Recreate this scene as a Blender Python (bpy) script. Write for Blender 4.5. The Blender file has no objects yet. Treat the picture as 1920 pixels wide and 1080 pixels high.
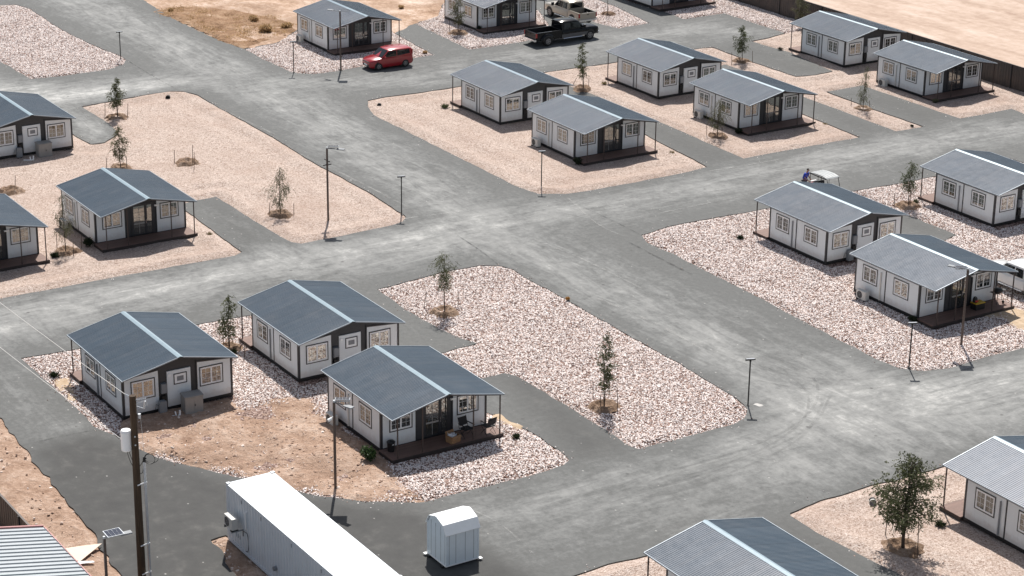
import bpy, bmesh, math, random
from math import sin, cos, pi, radians
from mathutils import Vector, Matrix, noise
from mathutils.geometry import delaunay_2d_cdt
import numpy as np

scene = bpy.context.scene
COL = scene.collection

# measured positions in metres (x along the ridge lines, y across, z up)
COARSE = {'bed_centre': [(-109.46, 37.71), (-109.21, 40.78), (-109.26, 44.37), (-109.28, 48.29), (-109.02, 51.78), (-108.86, 54.81), (-108.69, 56.52),
                (-105.23, 56.47), (-100.45, 56.64), (-98.24, 56.59), (-98.14, 58.63), (-98.35, 60.82), (-101.04, 60.19), (-105.15, 60.04),
                (-108.92, 60.28), (-109.22, 61.8), (-109.45, 64.03), (-109.61, 66.06), (-109.43, 67.91), (-108.74, 69.07), (-107.82, 69.28),
                (-105.27, 69.23), (-101.78, 69.28), (-98.21, 69.17), (-93.8, 69.12), (-89.63, 69.08), (-86.44, 68.89), (-84.27, 68.79),
                (-82.99, 68.4), (-82.03, 67.54), (-81.73, 66.69), (-81.74, 63.89), (-81.77, 61.51), (-81.75, 60.39), (-82.31, 60.21), (-84.84, 60.29),
                (-87.89, 60.33), (-90.9, 60.24), (-93.08, 60.26), (-93.78, 59.82), (-93.83, 57.95), (-93.94, 56.3), (-90.98, 55.86), (-88.35, 56.56),
                (-86.19, 56.84), (-83.66, 56.82), (-82.51, 56.61), (-82.16, 56.08), (-81.96, 54.1), (-82.04, 51.01), (-82.11, 48.02), (-82.27, 47.51),
                (-83.7, 45.36), (-85.29, 43.86), (-87.32, 42.57), (-89.44, 41.28), (-91.55, 39.93), (-93.24, 38.95), (-95.24, 38.36), (-97.14, 38.14),
                (-98.65, 37.59), (-100.95, 37.77), (-103.89, 37.74), (-106.95, 37.7)],
 'bed_east': [(-109.02, 80.2), (-109.61, 82.63), (-109.6, 84.84), (-109.3, 89.15), (-109.27, 93.8), (-109.15, 95.65), (-105.61, 95.46),
              (-100.4, 95.11), (-97.99, 96.47), (-98.55, 98.27), (-103.42, 98.31), (-109.27, 98.32), (-108.94, 102.8), (-108.91, 105.83),
              (-109.35, 113.89), (-106.04, 114.09), (-99.05, 113.2), (-88.23, 107.51), (-84.82, 97.98), (-81.67, 87.63), (-81.71, 84.72),
              (-81.62, 81.77), (-82.04, 80.15), (-82.95, 79.38), (-84.4, 79.09), (-86.85, 79.23), (-90.72, 79.28), (-94.48, 79.5), (-98.27, 79.61),
              (-102.16, 79.67), (-105.14, 79.78), (-107.61, 79.66)],
 'bed_fence': [(-160.6, 119.46), (-156.8, 119.24), (-156.85, 123.92), (-151.94, 124.01), (-147.96, 124.02), (-148.39, 127.36), (-153.3, 128.89),
               (-160.18, 129.26), (-166.8, 129.82), (-177.03, 128.77), (-177.58, 122.57), (-165.97, 118.96)],
 'bed_island_tan': [(-166.86, 112.82), (-159.6, 111.31), (-156.88, 111.95), (-157.17, 115.62), (-164.63, 116.78), (-169.74, 116.91)],
 'bed_nw': [(-192.14, 63.52), (-192.76, 66.81), (-192.46, 68.25), (-190.21, 68.7), (-188.03, 68.64), (-181.84, 68.28), (-176.08, 68.48),
            (-172.01, 68.78), (-169.46, 69.18), (-168.3, 69.02), (-166.94, 68.16), (-166.05, 66.54), (-165.97, 62.53), (-166.35, 59.82),
            (-173.04, 59.63), (-180.54, 59.47)],
 'bed_pickups': [(-167.56, 96.82), (-156.89, 96.11), (-156.86, 98.83), (-156.93, 101.81), (-158.56, 106.11), (-166.26, 109.42), (-175.61, 111.19),
                 (-176.16, 105.47), (-169.07, 100.08)],
 'bed_red_car': [(-166.71, 79.23), (-164.19, 79.16), (-160.23, 79.21), (-157.54, 79.34), (-156.27, 80.52), (-156.17, 82.77), (-156.54, 86.38),
                 (-156.76, 89.63), (-156.82, 92.46), (-160.65, 92.93), (-165.3, 93.42), (-174.08, 95.56), (-170.76, 86.63), (-167.31, 82.76)]}
FINE = {'bed_north': [(-146.93, 80.56), (-147.2, 82.32), (-146.97, 84.66), (-146.87, 89.12), (-147.04, 94.23), (-147.24, 97.7), (-147.13, 101.79),
               (-147.07, 104.78), (-147.53, 109.9), (-147.35, 113.64), (-147.13, 115.17), (-142.08, 115.0), (-135.64, 115.18), (-135.22, 116.96),
               (-135.5, 118.94), (-142.29, 119.87), (-147.13, 119.46), (-147.31, 121.53), (-147.96, 124.02), (-148.39, 127.36), (-143.62, 130.85),
               (-134.09, 131.62), (-125.62, 130.26), (-118.8, 128.85), (-115.5, 123.7), (-117.68, 123.57), (-119.2, 123.73), (-119.17, 120.98),
               (-119.21, 118.16), (-124.05, 118.12), (-129.12, 118.07), (-130.64, 118.09), (-130.56, 115.89), (-130.58, 114.2), (-124.57, 114.07),
               (-118.96, 114.13), (-118.94, 112.69), (-119.04, 111.35), (-124.81, 111.51), (-130.25, 111.51), (-137.68, 112.66), (-141.7, 112.39),
               (-141.49, 110.24), (-133.46, 108.2), (-126.32, 108.26), (-119.21, 107.9), (-119.33, 102.11), (-119.29, 96.78), (-122.4, 96.81),
               (-127.15, 97.03), (-134.33, 97.13), (-138.85, 97.18), (-142.74, 96.99), (-142.36, 95.64), (-139.04, 95.24), (-132.26, 94.65),
               (-125.55, 93.85), (-121.06, 93.46), (-118.99, 93.11), (-118.73, 91.23), (-118.62, 86.91), (-118.7, 82.39), (-118.95, 80.76),
               (-119.89, 79.16), (-120.87, 78.91), (-122.67, 78.73), (-127.02, 78.77), (-132.36, 78.81), (-137.99, 78.86), (-143.07, 78.9),
               (-145.26, 79.69)],
 'bed_south': [(-72.09, 49.41), (-72.09, 49.91), (-72.24, 51.86), (-72.03, 53.73), (-71.75, 56.69), (-71.24, 59.14), (-68.84, 59.76), (-63.08, 59.91),
               (-60.15, 53.22), (-64.34, 48.0), (-69.51, 47.41)],
 'bed_south_east': [(-71.97, 62.39), (-72.33, 64.52), (-72.25, 65.91), (-72.36, 68.08), (-72.18, 69.08), (-72.14, 71.69), (-72.03, 75.36),
                    (-71.52, 79.02), (-60.87, 76.67), (-52.89, 66.03), (-57.12, 62.49), (-64.75, 62.67), (-66.92, 62.41), (-69.8, 62.17),
                    (-71.75, 62.21)],
 'bed_west': [(-156.46, 60.23), (-156.91, 63.19), (-157.23, 65.83), (-157.21, 68.13), (-156.68, 69.05), (-155.11, 69.5), (-152.04, 69.47),
              (-146.28, 69.46), (-140.68, 69.38), (-134.91, 69.07), (-130.13, 69.13), (-125.46, 69.13), (-121.58, 68.83), (-120.09, 68.69),
              (-119.45, 68.03), (-119.13, 67.03), (-118.93, 63.51), (-118.88, 61.51), (-118.84, 60.13), (-119.45, 59.71), (-121.23, 59.61),
              (-125.05, 59.55), (-128.96, 59.64), (-130.49, 59.57), (-130.48, 57.96), (-130.18, 56.63), (-124.98, 56.4), (-119.39, 56.14),
              (-118.97, 55.45), (-119.05, 52.16), (-119.14, 46.83), (-119.09, 39.98), (-119.3, 36.12), (-137.68, 35.81), (-155.18, 44.89),
              (-154.46, 50.36), (-154.63, 56.75), (-149.59, 56.79), (-146.59, 56.97), (-146.45, 58.04), (-148.16, 59.82), (-150.92, 60.24)]}
DIRT = {'dirt_container': [(-83.79, 37.33), (-83.86, 38.18), (-81.48, 38.27), (-77.16, 38.52), (-74.53, 38.2), (-74.18, 36.98), (-80.22, 36.85)],
 'dirt_north': [(-191.14, 79.71), (-183.52, 78.82), (-177.16, 78.61), (-170.02, 78.77), (-166.71, 79.23), (-167.31, 82.76), (-170.76, 86.63),
                (-174.08, 95.56), (-165.3, 93.42), (-167.56, 96.82), (-169.07, 100.08), (-176.16, 105.47), (-186.02, 112.63), (-202.0, 111.62),
                (-205.72, 93.42)],
 'dirt_south_west': [(-104.22, 33.39), (-102.11, 33.8), (-99.78, 33.72), (-98.15, 33.63), (-95.84, 33.37), (-93.24, 33.29), (-90.57, 33.14),
                     (-87.61, 33.02), (-85.47, 32.67), (-83.04, 32.36), (-80.04, 31.85), (-75.82, 30.77), (-72.75, 25.31), (-87.52, 22.32),
                     (-103.95, 28.71)]}
PATCH = {'dirt_brown': [(-183.48, 78.01), (-184.38, 80.81), (-181.01, 84.13), (-176.78, 86.43), (-172.5, 87.25), (-170.05, 85.84), (-168.92, 83.84),
                (-168.34, 81.72), (-166.86, 79.35), (-170.2, 78.85), (-177.34, 78.69)],
 'dirt_patch_drive': [(-88.89, 88.94), (-88.33, 91.14), (-86.09, 92.26), (-83.45, 90.7), (-83.42, 89.59), (-85.86, 89.18), (-87.36, 88.02)],
 'dirt_patch_porch': [(-89.79, 56.73), (-88.26, 56.84), (-87.09, 56.92), (-86.93, 56.39), (-87.71, 56.16), (-88.82, 56.03)],
 'dirt_patch_tuft': [(-105.64, 38.12), (-105.51, 38.93), (-103.9, 38.72), (-102.2, 38.16), (-102.73, 37.83), (-104.06, 37.87)],
 'dirt_yard': [(-97.79, 38.62), (-98.93, 39.52), (-98.61, 45.58), (-97.1, 45.33), (-97.33, 46.32), (-97.2, 47.53), (-96.66, 48.86), (-95.95, 49.2),
               (-94.39, 49.03), (-92.75, 49.05), (-88.28, 48.98), (-86.52, 48.68), (-84.93, 48.2), (-83.66, 47.96), (-82.23, 48.03), (-83.81, 45.41),
               (-85.39, 43.92), (-87.43, 42.62), (-89.55, 41.33), (-91.66, 39.99), (-93.36, 39.0), (-95.33, 38.46), (-96.47, 38.36)]}
DUST = [([(-191.21, 74.07), (-163.37, 74.78), (-141.46, 74.3), (-119.0, 72.12), (-105.07, 71.08), (-92.23, 71.78), (-80.02, 71.46), (-74.52, 74.0)], 2.6,
  0.62),
 ([(-164.62, 53.91), (-164.91, 56.66), (-159.79, 60.09), (-159.29, 68.12)], 2.6, 1.0), ([(-155.8, 59.83), (-147.23, 58.07)], 1.2, 1.1),
 ([(-116.04, 38.22), (-115.91, 40.13), (-117.66, 49.73), (-116.82, 58.9), (-116.07, 66.3), (-116.36, 72.19)], 3.2, 0.85),
 ([(-119.81, 58.89), (-127.3, 59.05)], 1.0, 0.5), ([(-118.07, 58.78), (-121.1, 58.77)], 2, 0.5),
 ([(-116.36, 72.19), (-115.6, 82.5), (-115.79, 94.27), (-115.99, 107.04), (-115.13, 119.88), (-114.65, 125.16)], 2.2, 0.6),
 ([(-159.29, 68.12), (-155.19, 78.63), (-149.96, 87.75), (-151.49, 99.23), (-153.58, 114.92), (-153.3, 119.52), (-146.04, 124.17)], 2.6, 0.5),
 ([(-81.48, 69.01), (-80.37, 73.63), (-79.8, 78.88), (-78.99, 86.19)], 5, 0.85),
 ([(-78.99, 65.25), (-79.04, 60.19), (-79.26, 53.9), (-80.28, 49.93)], 2.5, 0.45), ([(-111.59, 39.15), (-106.26, 35.91), (-101.58, 35.35)], 3, 0.35),
 ([(-80.02, 71.46), (-66.13, 67.93)], 3.5, 0.55), ([(-77.92, 56.13), (-74.48, 58.44), (-75.29, 64.02)], 2.5, 0.4),
 ([(-76.13, 65.04), (-73.23, 67.45)], 3, 0.6)]
FRESH = [[(-98.16, 33.49), (-98.22, 37.5), (-97.14, 38.14), (-89.44, 41.28), (-83.7, 45.36), (-82.12, 47.43), (-79.84, 47.87), (-75.39, 48.36),
  (-71.55, 48.76), (-69.77, 38.21), (-75.52, 28.73)],
 [(-143.08, 96.38), (-141.74, 97.06), (-127.15, 97.03), (-119.29, 96.78), (-118.99, 93.11), (-125.55, 93.85)],
 [(-130.25, 111.51), (-119.04, 111.35), (-119.21, 107.9), (-141.7, 112.39)],
 [(-130.58, 114.2), (-129.12, 118.07), (-119.21, 118.16), (-118.96, 114.13)],
 [(-147.13, 115.17), (-147.13, 119.46), (-135.5, 118.94), (-135.64, 115.18)], [(-109.27, 98.32), (-98.55, 98.27), (-97.99, 96.47), (-109.15, 95.65)],
 [(-71.78, 62.16), (-64.75, 62.67), (-63.08, 59.91), (-68.84, 59.76), (-71.24, 59.14)],
 [(-130.48, 57.96), (-130.49, 59.57), (-121.23, 59.61), (-119.39, 56.14)], [(-98.28, 60.78), (-98.14, 58.63), (-93.83, 57.95), (-93.08, 60.26)],
 [(-94.16, 59.19), (-92.79, 61.48), (-81.55, 60.34), (-82.04, 56.4)]]
STREAKS = [([(-157.89, 68.9), (-149.05, 69.43), (-141.56, 69.83)], 0.1, 'pale'), ([(-136.72, 69.13), (-129.42, 69.6), (-121.42, 69.78)], 0.12, 'pale'),
 ([(-162.93, 75.55), (-149.39, 75.64), (-137.09, 75.59)], 0.1, 'pale'), ([(-112.02, 73.61), (-106.67, 74.18), (-100.44, 74.28)], 0.1, 'pale'),
 ([(-100.79, 70.95), (-95.52, 71.51), (-90.32, 71.48)], 0.14, 'pale'), ([(-117.96, 80.33), (-112.4, 78.95), (-109.1, 79.01)], 0.08, 'pale'),
 ([(-169.12, 69.03), (-161.81, 68.76), (-157.4, 68.77)], 0.05, 'dark'), ([(-115.07, 69.67), (-111.83, 69.4), (-108.91, 68.98)], 0.06, 'dark'),
 ([(-116.33, 80.11), (-112.32, 80.2), (-109.18, 80.14)], 0.05, 'dark'), ([(-119.11, 60.08), (-119.95, 66.07), (-119.12, 73.04)], 0.08, 'pale'),
 ([(-108.23, 78.61), (-104.58, 78.52), (-101.15, 78.49)], 0.1, 'dark'), ([(-98.28, 33.53), (-98.32, 35.27), (-98.22, 37.5)], 0.05, 'dark'),
 ([(-100.28, 50.4), (-93.61, 51.45)], 0.05, 'dark'), ([(-117.96, 92.57), (-117.71, 99.76), (-118.11, 108.38)], 0.1, 'pale'),
 ([(-112.06, 83.99), (-112.27, 91.49), (-112.7, 99.58)], 0.1, 'pale'), ([(-80.29, 49.34), (-78.06, 49.75), (-74.76, 49.42)], 0.06, 'pale')]
TRACKS = [[(-88.22, 74.07), (-85.93, 74.52), (-83.54, 73.75), (-81.08, 71.32), (-79.53, 67.97), (-78.86, 64.45), (-78.76, 60.65)],
 [(-82.37, 73.83), (-79.77, 70.52), (-78.52, 67.32), (-77.84, 63.66)],
 [(-92.38, 71.51), (-87.16, 72.45), (-83.7, 74.96), (-81.96, 79.68), (-81.81, 86.92)], [(-78.08, 55.29), (-78.4, 60.05), (-78.48, 64.84)],
 [(-78.15, 77.35), (-77.38, 79.35), (-77.26, 82.41)]]
HOUSES = {'h1': (-101.86, 42.38, 'B'),
 'h10': (-127.35, 88.74, 'A'),
 'h11': (-138.84, 103.89, 'B'),
 'h12': (-127.36, 103.84, 'A'),
 'h13': (-139.05, 123.54, 'B'),
 'h14': (-127.35, 122.79, 'A'),
 'h15': (-164.34, 88.11, 'A'),
 'h16': (-164.5, 103.3, 'A'),
 'h17': (-149.42, 52.25, 'B'),
 'h18': (-127.32, 51.69, 'A'),
 'h19': (-127.31, 41.56, 'A'),
 'h2': (-101.7, 52.57, 'B'),
 'h20': (-164.06, 122.31, 'A'),
 'h3': (-90.37, 51.94, 'A'),
 'h4': (-64.71, 54.43, 'B'),
 'h5': (-64.68, 72.08, 'B'),
 'h6': (-101.62, 89.9, 'B'),
 'h7': (-90.28, 88.29, 'A'),
 'h8': (-101.68, 104.49, 'B'),
 'h9': (-138.91, 88.97, 'B')}
TREES = {'t1': ((-151.98, 61.34), 3.14, 1.2, 0.3, 1.2, 'dark'),
 't10': ((-124.56, 98.37), 2.98, 1.65, 0.3, 1, 'droop'),
 't11': ((-124.81, 113.05), 3.66, 1.11, 0.22, 0.7, 'droop'),
 't12': ((-104.59, 99.5), 3.26, 1.3, 0.35, 0.8, 'light'),
 't13': ((-162.33, 98.26), 3.36, 1.32, 0.3, 1, 'olive'),
 't14': ((-161.67, 114.05), 3.18, 0.76, 0.3, 0.06, 'bare'),
 't15': ((-148.87, 126.51), 3.66, 1.39, 0.25, 1.1, 'olive'),
 't16': ((-66.31, 64.46), 4.6, 2.75, 0.27, 1, 'big'),
 't2': ((-139.71, 56.43), 3.18, 1.12, 0.28, 0.9, 'olive'),
 't3': ((-124.66, 61.55), 3.38, 1.55, 0.25, 1.0, 'droop'),
 't4': ((-124.86, 46.42), 4.04, 1.41, 0.28, 0.8, 'droop'),
 't5': ((-103.44, 61.72), 3.84, 1.27, 0.4, 0.8, 'top'),
 't6': ((-87.05, 61.88), 4.22, 1.05, 0.25, 1, 'spindle'),
 't7': ((-104.76, 48.26), 3.26, 1.16, 0.25, 0.9, 'dark'),
 't8': ((-141.05, 97.26), 3.84, 1.01, 0.28, 0.9, 'spindle'),
 't9': ((-141.57, 114.07), 3.14, 1.27, 0.3, 1.1, 'light')}
STAKES = {'hole_mid': [((-138.97, 60.27), 0.98, 0.04), ((-137.96, 61.23), 1.48, 0.06), ((-136.97, 60.9), 1.24, 0.05)],
 'hole_west': [((-138.99, 48.32), 0.98, 0.07)],
 't1': [((-153.0, 60.76), 1.0, 0.05), ((-151.87, 62.13), 1.04, 0.09)],
 't10': [((-125.08, 97.75), 0.94, -0.04), ((-124.38, 98.68), 0.76, -0.03)],
 't11': [((-126.11, 112.96), 0.68, -0.04), ((-125.01, 113.95), 0.58, -0.08)],
 't12': [((-104.98, 98.6), 0.98, -0.07), ((-104.79, 99.84), 1.02, -0.04)],
 't13': [((-163.22, 97.9), 1.14, -0.0)],
 't14': [((-162.87, 113.68), 0.92, -0.03)],
 't16': [((-67.84, 64.77), 0.94, 0.03), ((-65.35, 64.51), 1.84, -0.07)],
 't2': [((-140.21, 55.58), 0.76, 0.04), ((-139.25, 56.72), 0.96, 0.01)],
 't3': [((-125.23, 61.02), 0.8, 0.06), ((-124.2, 62.34), 0.8, 0.01), ((-125.92, 62.32), 0.62, -0.01)],
 't4': [((-125.71, 46.18), 0.98, 0.03), ((-123.94, 46.59), 0.88, 0.02), ((-125.12, 47.6), 0.88, 0.04)],
 't5': [((-104.82, 61.13), 0.96, 0.16), ((-103.93, 62.98), 0.96, -0.0)],
 't6': [((-88.53, 62.22), 0.82, -0.02), ((-86.49, 62.41), 1.12, -0.06), ((-87.01, 61.66), 0.72, -0.02)],
 't7': [((-105.14, 48.11), 0.72, 0.02), ((-103.16, 48.47), 0.84, 0.01)],
 't8': [((-142.56, 97.3), 0.6, 0.29), ((-140.95, 97.78), 0.78, -0.02)],
 't9': [((-141.28, 112.75), 1.08, -0.05), ((-140.97, 114.75), 1.0, -0.05)]}
HOLES = {'hole_mid': (-138.53, 61.03), 'hole_west': (-138.57, 47.84)}
SHRUBS = [((-124.13, 85.3), 0.76, 'round'), ((-125.16, 48.13), 0.85, 'round'), ((-87.49, 47.8), 1.05, 'fresh'), ((-124.54, 100.39), 0.67, 'round'),
 ((-123.34, 119.35), 0.62, 'olive'), ((-162.26, 100.4), 0.69, 'round'), ((-88.04, 84.81), 0.64, 'round'), ((-124.35, 45.51), 0.81, 'tuft'),
 ((-105.06, 85.27), 0.59, 'tuft'), ((-86.08, 55.72), 0.57, 'tuft'), ((-105.97, 38.3), 0.71, 'tuft'), ((-141.84, 84.7), 0.78, 'greenyellow'),
 ((-141.41, 99.64), 0.59, 'dry'), ((-122.82, 92.82), 0.54, 'dry'), ((-143.27, 119.66), 0.54, 'tuft'), ((-122.92, 107.56), 0.48, 'dry'),
 ((-104.59, 100.19), 0.58, 'olive'), ((-67.16, 67.63), 0.69, 'tuft'), ((-123.28, 55.68), 0.52, 'dry'), ((-119.3, 113.23), 0.36, 'tuft'),
 ((-182.64, 79.5), 0.71, 'straw'), ((-175.32, 84.36), 1.21, 'straw'), ((-171.34, 83.57), 1.55, 'straw'), ((-171.23, 85.8), 1.29, 'straw'),
 ((-173.3, 98.71), 0.67, 'straw'), ((-157.51, 92.01), 0.58, 'straw'), ((-101.47, 69.26), 0.36, 'orange'), ((-104.04, 48.22), 0.55, 'tuft')]
POSTS = [((-168.53, 68.61), 2.42), ((-157.52, 79.37), 2.64), ((-120.65, 68.63), 2.72), ((-120.81, 79.98), 2.7), ((-83.27, 68.71), 2.7),
 ((-82.79, 79.8), 2.72)]
SOLAR = [((-121.9, 63.72), 5.08), ((-83.78, 84.72), 4.66), ((-85.64, 44.9), 4.62), ((-156.19, 83.09), 5.02), ((-77.29, 29.63), 4.94)]
PIPES = [(-155.25, 67.02), (-144.84, 80.42), (-70.72, 66.5)]
UTIL = ((-80.65, 32.54), 9.54)
EXPOSURE = 0.33
WIRE1 = (-106.0, 31.5, 9.2)
WIRE2 = (-106.0, 31.4, 6.8)


# ------------------------------------------------------------------ helpers
def tag(o, label=None, cat=None, group=None, kind=None):
    if label: o['label'] = label
    if cat: o['category'] = cat
    if group: o['group'] = group
    if kind: o['kind'] = kind
    return o

def empty(name, loc=(0, 0, 0), rz=0.0):
    o = bpy.data.objects.new(name, None)
    COL.objects.link(o)
    o.location = loc
    o.rotation_euler = (0, 0, rz)
    o.empty_display_size = .3
    return o

def copy_tree(o, parent=None):
    c = o.copy()
    COL.objects.link(c)
    c.parent = parent
    for ch in list(o.children):
        copy_tree(ch, c)
    return c

class MB:
    def __init__(s):
        s.v = []; s.f = []; s.m = []; s.cur = 0
    def mat(s, i):
        s.cur = i; return s
    def add(s, vs, fs):
        b = len(s.v)
        s.v += [tuple(v) for v in vs]
        s.f += [tuple(b + i for i in f) for f in fs]
        s.m += [s.cur] * len(fs)
        return s
    def box(s, x0, x1, y0, y1, z0, z1, M=None):
        vs = [(x, y, z) for x in (x0, x1) for y in (y0, y1) for z in (z0, z1)]
        if M is not None: vs = [M @ Vector(v) for v in vs]
        return s.add(vs, [(0, 1, 3, 2), (4, 6, 7, 5), (0, 4, 5, 1), (2, 3, 7, 6), (0, 2, 6, 4), (1, 5, 7, 3)])
    def tube(s, pts, r, n=8, caps=True):
        pts = [Vector(p) for p in pts]
        rs = r if isinstance(r, (list, tuple)) else [r] * len(pts)
        rings = []
        for i, p in enumerate(pts):
            a = pts[max(0, i - 1)]; b = pts[min(len(pts) - 1, i + 1)]
            d = (b - a).normalized()
            u = d.cross(Vector((0, 0, 1)))
            if u.length < 1e-3: u = d.cross(Vector((0, 1, 0)))
            u.normalize(); w = d.cross(u)
            rings.append([p + (u * cos(2 * pi * k / n) + w * sin(2 * pi * k / n)) * rs[i] for k in range(n)])
        return s.loft(rings, caps)
    def loft(s, rings, caps=True):
        n = len(rings[0]); vs = [v for r in rings for v in r]; fs = []
        for i in range(len(rings) - 1):
            for k in range(n):
                a = i * n + k; b = i * n + (k + 1) % n
                fs.append((a, b, b + n, a + n))
        if caps:
            fs.append(tuple(range(n - 1, -1, -1)))
            fs.append(tuple((len(rings) - 1) * n + k for k in range(n)))
        return s.add(vs, fs)
    def prism(s, poly, a, b, axis='x'):
        # poly: 2-D outline, extruded from a to b along axis
        def P(p, t):
            if axis == 'x': return (t, p[0], p[1])
            if axis == 'y': return (p[0], t, p[1])
            return (p[0], p[1], t)
        return s.loft([[P(p, a) for p in poly], [P(p, b) for p in poly]])
    def build(s, name, mats, parent=None, smooth=None, loc=None):
        me = bpy.data.meshes.new(name)
        me.from_pydata(s.v, [], s.f)
        if not isinstance(mats, (list, tuple)): mats = [mats]
        for m in mats: me.materials.append(m)
        me.polygons.foreach_set('material_index', s.m)
        bm = bmesh.new(); bm.from_mesh(me)
        bmesh.ops.recalc_face_normals(bm, faces=bm.faces)
        bm.to_mesh(me); bm.free()
        if smooth is not None:
            me.polygons.foreach_set('use_smooth', [True] * len(me.polygons))
            me.set_sharp_from_angle(angle=radians(smooth))
        me.update()
        o = bpy.data.objects.new(name, me)
        COL.objects.link(o)
        if parent is not None: o.parent = parent
        if loc is not None: o.location = loc
        return o

# ------------------------------------------------------------------ materials
def new_mat(name):
    m = bpy.data.materials.new(name); m.use_nodes = True
    nt = m.node_tree
    b = nt.nodes['Principled BSDF']
    return m, nt, b
def N(nt, typ, **k):
    n = nt.nodes.new(typ)
    for a, v in k.items():
        if a.startswith('in_'):
            n.inputs[int(a[3:]) if a[3:].isdigit() else a[3:].replace('_', ' ')].default_value = v
        else: setattr(n, a, v)
    return n
def ramp(nt, src, stops, interp='LINEAR'):
    r = nt.nodes.new('ShaderNodeValToRGB'); r.color_ramp.interpolation = interp
    e = r.color_ramp.elements
    while len(e) < len(stops): e.new(.5)
    for i, (p, c) in enumerate(stops):
        e[i].position = p
        e[i].color = (c, c, c, 1) if isinstance(c, (int, float)) else (*c, 1)
    nt.links.new(src, r.inputs[0])
    return r.outputs[0]
def noise_n(nt, co, scale, detail=4, rough=.55, dist=0.0):
    n = N(nt, 'ShaderNodeTexNoise'); n.inputs['Scale'].default_value = scale
    n.inputs['Detail'].default_value = detail; n.inputs['Roughness'].default_value = rough
    n.inputs['Distortion'].default_value = dist
    nt.links.new(co, n.inputs['Vector']); return n.outputs['Fac']
def mixc(nt, fac, a, b, mode='MIX'):
    m = N(nt, 'ShaderNodeMix', data_type='RGBA', blend_type=mode)
    for sock, v in ((m.inputs[0], fac), (m.inputs[6], a), (m.inputs[7], b)):
        if hasattr(v, 'is_linked'): nt.links.new(v, sock)
        elif isinstance(v, (int, float)): sock.default_value = v
        else: sock.default_value = (*v, 1)
    return m.outputs[2]
def mth(nt, op, a, b=None, c=None, clamp=False):
    m = N(nt, 'ShaderNodeMath', operation=op, use_clamp=clamp)
    for i, v in enumerate((a, b, c)):
        if v is None: continue
        if hasattr(v, 'is_linked'): nt.links.new(v, m.inputs[i])
        else: m.inputs[i].default_value = v
    return m.outputs[0]
def bump(nt, h, bsdf, strength=.5, distance=.02):
    b = N(nt, 'ShaderNodeBump'); b.inputs['Strength'].default_value = strength
    b.inputs['Distance'].default_value = distance
    nt.links.new(h, b.inputs['Height']); nt.links.new(b.outputs[0], bsdf.inputs['Normal'])
def world_co(nt, sx=1, sy=1, sz=1, rot=0):
    g = N(nt, 'ShaderNodeNewGeometry')
    if (sx, sy, sz, rot) == (1, 1, 1, 0): return g.outputs['Position']
    mp = N(nt, 'ShaderNodeMapping'); mp.inputs['Scale'].default_value = (sx, sy, sz)
    mp.inputs['Rotation'].default_value = (0, 0, rot)
    nt.links.new(g.outputs['Position'], mp.inputs['Vector']); return mp.outputs[0]
def obj_co(nt):
    return N(nt, 'ShaderNodeTexCoord').outputs['Object']

def plain(name, col, rough=.6, metal=0.0, vary=.08, scale=3.0, spec=.5):
    m, nt, b = new_mat(name)
    co = obj_co(nt)
    f = noise_n(nt, co, scale, 5, .6)
    lo = tuple(c * (1 - vary) for c in col); hi = tuple(min(1, c * (1 + vary)) for c in col)
    nt.links.new(ramp(nt, f, [(.3, lo), (.7, hi)]), b.inputs['Base Color'])
    b.inputs['Roughness'].default_value = rough; b.inputs['Metallic'].default_value = metal
    b.inputs['Specular IOR Level'].default_value = spec
    return m

M = {}
def panel_mat():
    m, nt, b = new_mat('white_panel')
    tc = obj_co(nt); sp = N(nt, 'ShaderNodeSeparateXYZ'); nt.links.new(tc, sp.inputs[0])
    c = ramp(nt, noise_n(nt, tc, 1.2, 5, .6), [(.3, (.755, .795, .81)), (.7, (.79, .825, .835))])
    # mud splashed up from the gravel, and faint runs below the eaves
    hz = mth(nt, 'ADD', sp.outputs[2], mth(nt, 'MULTIPLY', noise_n(nt, tc, 2.5, 6, .7), -.8))
    c = mixc(nt, ramp(nt, hz, [(0.0, .42), (.32, 0.0)]), c, (.50, .42, .36))
    mp = N(nt, 'ShaderNodeMapping'); mp.inputs['Scale'].default_value = (5, 5, .35); nt.links.new(tc, mp.inputs[0])
    c = mixc(nt, ramp(nt, noise_n(nt, mp.outputs[0], 1.0, 4, .6), [(.55, 0.0), (.85, .22)]), c, (.56, .55, .53))
    g = N(nt, 'ShaderNodeNewGeometry'); sn = N(nt, 'ShaderNodeSeparateXYZ'); nt.links.new(tc, sn.inputs[0])
    u = mth(nt, 'FRACT', mth(nt, 'MULTIPLY', mth(nt, 'ADD', sn.outputs[0], sn.outputs[1]), 1 / .95))
    c = mixc(nt, ramp(nt, u, [(0, .30), (.012, .30), (.018, 0.0)]), c, (.45, .46, .47))
    nt.links.new(c, b.inputs['Base Color']); b.inputs['Roughness'].default_value = .5
    return m
M['panel'] = panel_mat()
M['dark'] = plain('dark_trim', (.035, .036, .04), .5, vary=.15)
M['gable'] = plain('gable_sheet', (.04, .042, .046), .55, vary=.12)
M['black'] = plain('black_paint', (.012, .012, .013), .5, vary=.1)
M['white'] = plain('white_plastic', (.88, .89, .89), .45, vary=.03)
M['deckside'] = plain('deck_fascia', (.035, .026, .024), .6, vary=.2)
M['post'] = plain('post_brown', (.06, .042, .036), .5, vary=.15)
M['lamp'] = plain('lamp_black', (.014, .014, .015), .45, vary=.1)
M['pole_brown'] = plain('lamp_pole_brown', (.085, .06, .05), .5, vary=.15)
M['grey'] = plain('grey_cabinet', (.30, .29, .275), .5, vary=.06)
M['greyblue'] = plain('meter_grey', (.22, .235, .25), .45, vary=.06)
M['acwhite'] = plain('ac_casing', (.62, .61, .57), .5, vary=.05)
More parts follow.
